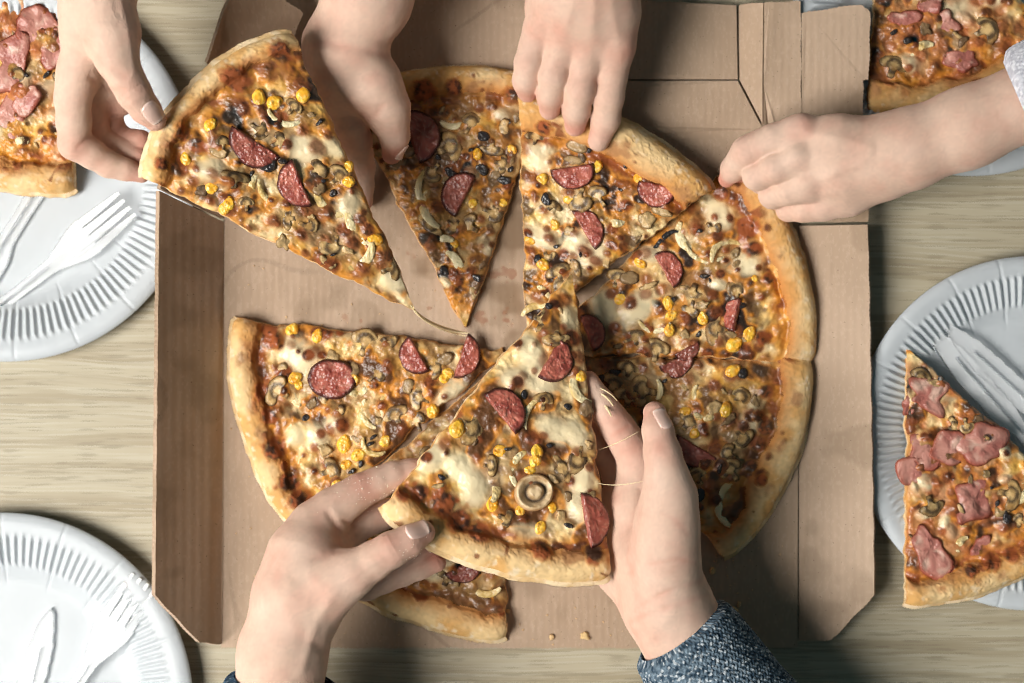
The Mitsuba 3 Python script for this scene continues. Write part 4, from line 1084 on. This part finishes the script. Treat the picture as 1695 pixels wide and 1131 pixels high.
# lower left: thumb on the crust of the front slice
h5 = Hand(palm=[[(440, 1560, 74, 100), (452, 1250, 79, 84), (468, 1080, 82, 72), (490, 985, 84, 70), (505, 915, 82, 58), (522, 868, 76, 38)],
                [(500, 985, 76, 60), (540, 915, 66, 44), (560, 880, 60, 30)],
                [(505, 990, 68, 56), (560, 935, 52, 38), (578, 915, 44, 28)],
                [(510, 1000, 84, 60), (548, 968, 92, 45), (582, 950, 96, 35)]],
          fingers=[[(550, 966, 93, 42), (588, 946, 97, 34), (648, 910, 99, 29), (676, 896, 97, 25.5), (700, 882, 93, 20)],
                   [(522, 868, 76, 38), (550, 843, 74, 34), (598, 812, 70, 28), (652, 788, 66, 23), (708, 772, 62, 16)],
                   [(560, 880, 60, 30), (590, 868, 56, 27), (640, 850, 52, 23), (700, 838, 54, 17)],
                   [(578, 915, 44, 28), (606, 940, 42, 26), (660, 925, 42, 22), (720, 900, 44, 16)],
                   [(570, 950, 48, 34), (605, 968, 42, 26), (665, 947, 40, 22.5), (722, 931, 41, 17)]])
k5 = hand_thing('hand at the lower left with its thumb on the crust of the slice in front', h5, seed=5,
                wrinkles=[(650, 908, 100, 29, 0.86, -0.5, 0.9), (600, 810, 70, 26, 0.86, -0.5, 0.5)],
                creases=[([(545, 850), (562, 880), (565, 905)], 6, 1.0), ([(520, 925), (560, 905)], 7, 0.7), ([(590, 872), (570, 862)], 4, 0.6), ([(500, 1050), (540, 1080)], 9, 0.5)],
                flush=[(600, 812, 72, 34, 0.4), (574, 942, 98, 26, 0.8), (690, 790, 66, 40, 0.4), (492, 1050, 94, 18, 0.6)], veins=[([(500, 1110), (520, 1040), (550, 985)], 9, 0.8), ([(545, 975), (590, 950), (630, 925)], 6, 0.4)])
add_nail(k5, h5, 692, 880, 95, (0.88, -0.42, -0.12), (-0.05, -0.30, 1), 11.5, 14)

# flour and crumbs on the fingers
rng = np.random.default_rng(91)
vs, fs, at = [], [], 0
for _ in range(170):
    px, py = (rng.normal(610, 50), rng.normal(825, 24)) if rng.uniform() < 0.75 else (rng.normal(690, 30), rng.normal(925, 14))
    p = P(px, py, 0.135)
    for _ in range(60):
        d = float(h5(p[None].astype(np.float32))[0]); p = p - [0, 0, min(d, 0.004) * 0.9]
    if p[2] < 0.03 or abs(float(h5(p[None].astype(np.float32))[0])) > 0.0004:
        continue
    s = rng.uniform(0.00018, 0.00042) * (1.7 if rng.uniform() < 0.06 else 1)
    v = trimesh.creation.icosphere(1).vertices * s * rng.uniform(0.6, 1.2, 3)
    vs.append(v + p); fs.append(trimesh.creation.icosphere(1).faces + at); at += len(v)
put(k5 + '__flour_specks', mikit.ply((np.vstack(vs), np.vstack(fs)), 'm_crust', smooth=True, color=np.tile([0.80, 0.70, 0.56], (at, 1))), kind='stuff')

# lower right: the palm carries the slice, thumb up
h6 = Hand(palm=[[(1430, 1450, 60, 104), (1220, 1170, 60, 80), (1136, 1060, 63, 70), (1104, 1000, 63, 69), (1072, 920, 57, 58), (1058, 840, 49, 46), (1062, 790, 47, 36)],
                [(1098, 1000, 49, 60), (1050, 920, 39, 48), (1035, 850, 33, 36), (1030, 800, 29, 28)],
                [(1090, 1000, 43, 60), (1030, 940, 31, 42), (1005, 880, 25, 30)],
                [(1108, 985, 73, 58), (1100, 920, 81, 55), (1104, 860, 87, 46), (1107, 815, 89, 39)]],
          fingers=[[(1100, 900, 83, 50), (1110, 822, 90, 41), (1097, 752, 93, 30), (1089, 712, 91, 25), (1084, 684, 87, 19.5)],
                   [(1062, 790, 47, 36), (1052, 755, 47, 31), (1022, 708, 45, 27), (996, 668, 43, 22), (975, 630, 41, 16)],
                   [(1030, 800, 29, 28), (1018, 770, 27, 26), (990, 730, 25, 23), (955, 690, 27, 17)],
                   [(1005, 880, 25, 30), (985, 840, 23, 26), (950, 800, 25, 22), (915, 770, 29, 16)],
                   [(1000, 920, 27, 28), (965, 890, 27, 23), (930, 865, 31, 19), (900, 845, 35, 14)]], kp=0.012)
k6 = hand_thing('hand at the lower right carrying the front slice on its palm, thumb pointing up', h6, seed=6,
                wrinkles=[(1100, 748, 94, 30, -0.15, -1, 0.8), (1040, 735, 47, 28, -0.6, -0.75, 0.5)],
                creases=[([(1062, 1000), (1110, 978), (1160, 962)], 5, 0.6), ([(1042, 1030), (1090, 1012), (1170, 985)], 5, 0.6), ([(1045, 945), (1050, 880), (1062, 810)], 7, 1.1), ([(1012, 722), (1040, 705)], 4, 0.6), ([(1095, 850), (1120, 862), (1138, 885)], 4, 0.3),
                         ([(1075, 935), (1120, 925), (1150, 932)], 4, 0.25)],
                flush=[(1060, 770, 53, 34, 0.5), (1010, 690, 47, 40, 0.55), (1060, 890, 67, 40, 0.2)], veins=[([(1060, 1080), (1090, 1040), (1120, 1010)], 8, 0.4)])
add_nail(k6, h6, 1087, 696, 89, (-0.18, -1, -0.1), (0.45, -0.05, 1), 10, 13)


# ------------------------------------------------------------------ sleeves
def sleeve(hand_key, cl, nu, nv, th, pal, rib, label, seed):
    c = [(P(x, y, z / 1000), RM(rx, z / 1000), RM(rz, z / 1000)) for x, y, z, rx, rz in cl]
    cw, cu = 0.0030, 0.0026
    ls = sum(np.linalg.norm(c[i + 1][0] - c[i][0]) for i in range(len(c) - 1))

    def shape(U, A):
        rad = np.mean([k[1] for k in c])
        a = A * rad / cw
        st = np.floor(U / cu)
        yarn = np.abs(np.sin(math.pi * (a + 0.5 * (st % 2)))) ** 0.7 * np.abs(np.sin(math.pi * U / cu + 0.9 * np.sin(2 * math.pi * a))) ** 0.6
        pp = np.stack([np.cos(A) * rad, np.sin(A) * rad, U], -1).reshape(-1, 3)
        wob = (nf(pp, 45, 3, seed) - 0.5).reshape(U.shape)
        lip = np.exp(-(U / 0.004) ** 2)
        return th * yarn + 0.004 * wob - 0.0035 * lip ** 3 + rib * np.exp(-((U - 0.006) / 0.005) ** 2)
    v, q, U, A = loft(c, nu, nv, shape)
    rad = np.mean([k[1] for k in c])
    pp = np.stack([np.cos(A) * rad, np.sin(A) * rad, U], -1)
    st = np.floor(U / cu); cell = np.floor(A * rad / cw * 2)
    n = 0.55 * nf(pp * [1, 1, 1.0], 420, 2, seed + 1) + 0.45 * nz(np.stack([cell, st, 0 * st], -1) * 0.83, 1.0, seed + 2)
    t = sstep(0.36, 0.64, n)
    col = lerp(np.array(pal[0]), np.array(pal[1]), t)
    col = lerp(col, np.array(pal[2]), 0.8 * sstep(0.62, 0.74, nz(pp, 640, seed + 3)))
    put(hand_key + '__sleeve', mikit.ply((v, q), 'm_knit', smooth=True, color=col), label)


DENIM = [(0.026, 0.048, 0.074), (0.150, 0.205, 0.255), (0.50, 0.54, 0.57)]
sleeve(k6, [(1122, 1044, 63, 84, 88), (1146, 1076, 62, 95, 98), (1215, 1168, 60, 100, 100), (1430, 1450, 60, 118, 115)], 420, 520, 0.0012, DENIM, 0.001, 'chunky blue and white flecked knitted sleeve', 61)
sleeve(k5, [(470, 1128, 82, 90, 96), (464, 1172, 80, 102, 106), (440, 1560, 74, 125, 120)], 300, 400, 0.0012, [(0.012, 0.030, 0.055), (0.05, 0.09, 0.14), (0.30, 0.35, 0.40)], 0.001, 'dark blue knitted sleeve', 62)
sleeve(k4, [(1690, 172, 74, 84, 84), (1745, 148, 80, 96, 94), (2060, 20, 102, 112, 108)], 260, 380, 0.0006, [(0.42, 0.42, 0.47), (0.55, 0.55, 0.60), (0.66, 0.66, 0.70)], 0.0008, 'pale grey ribbed sleeve', 63)
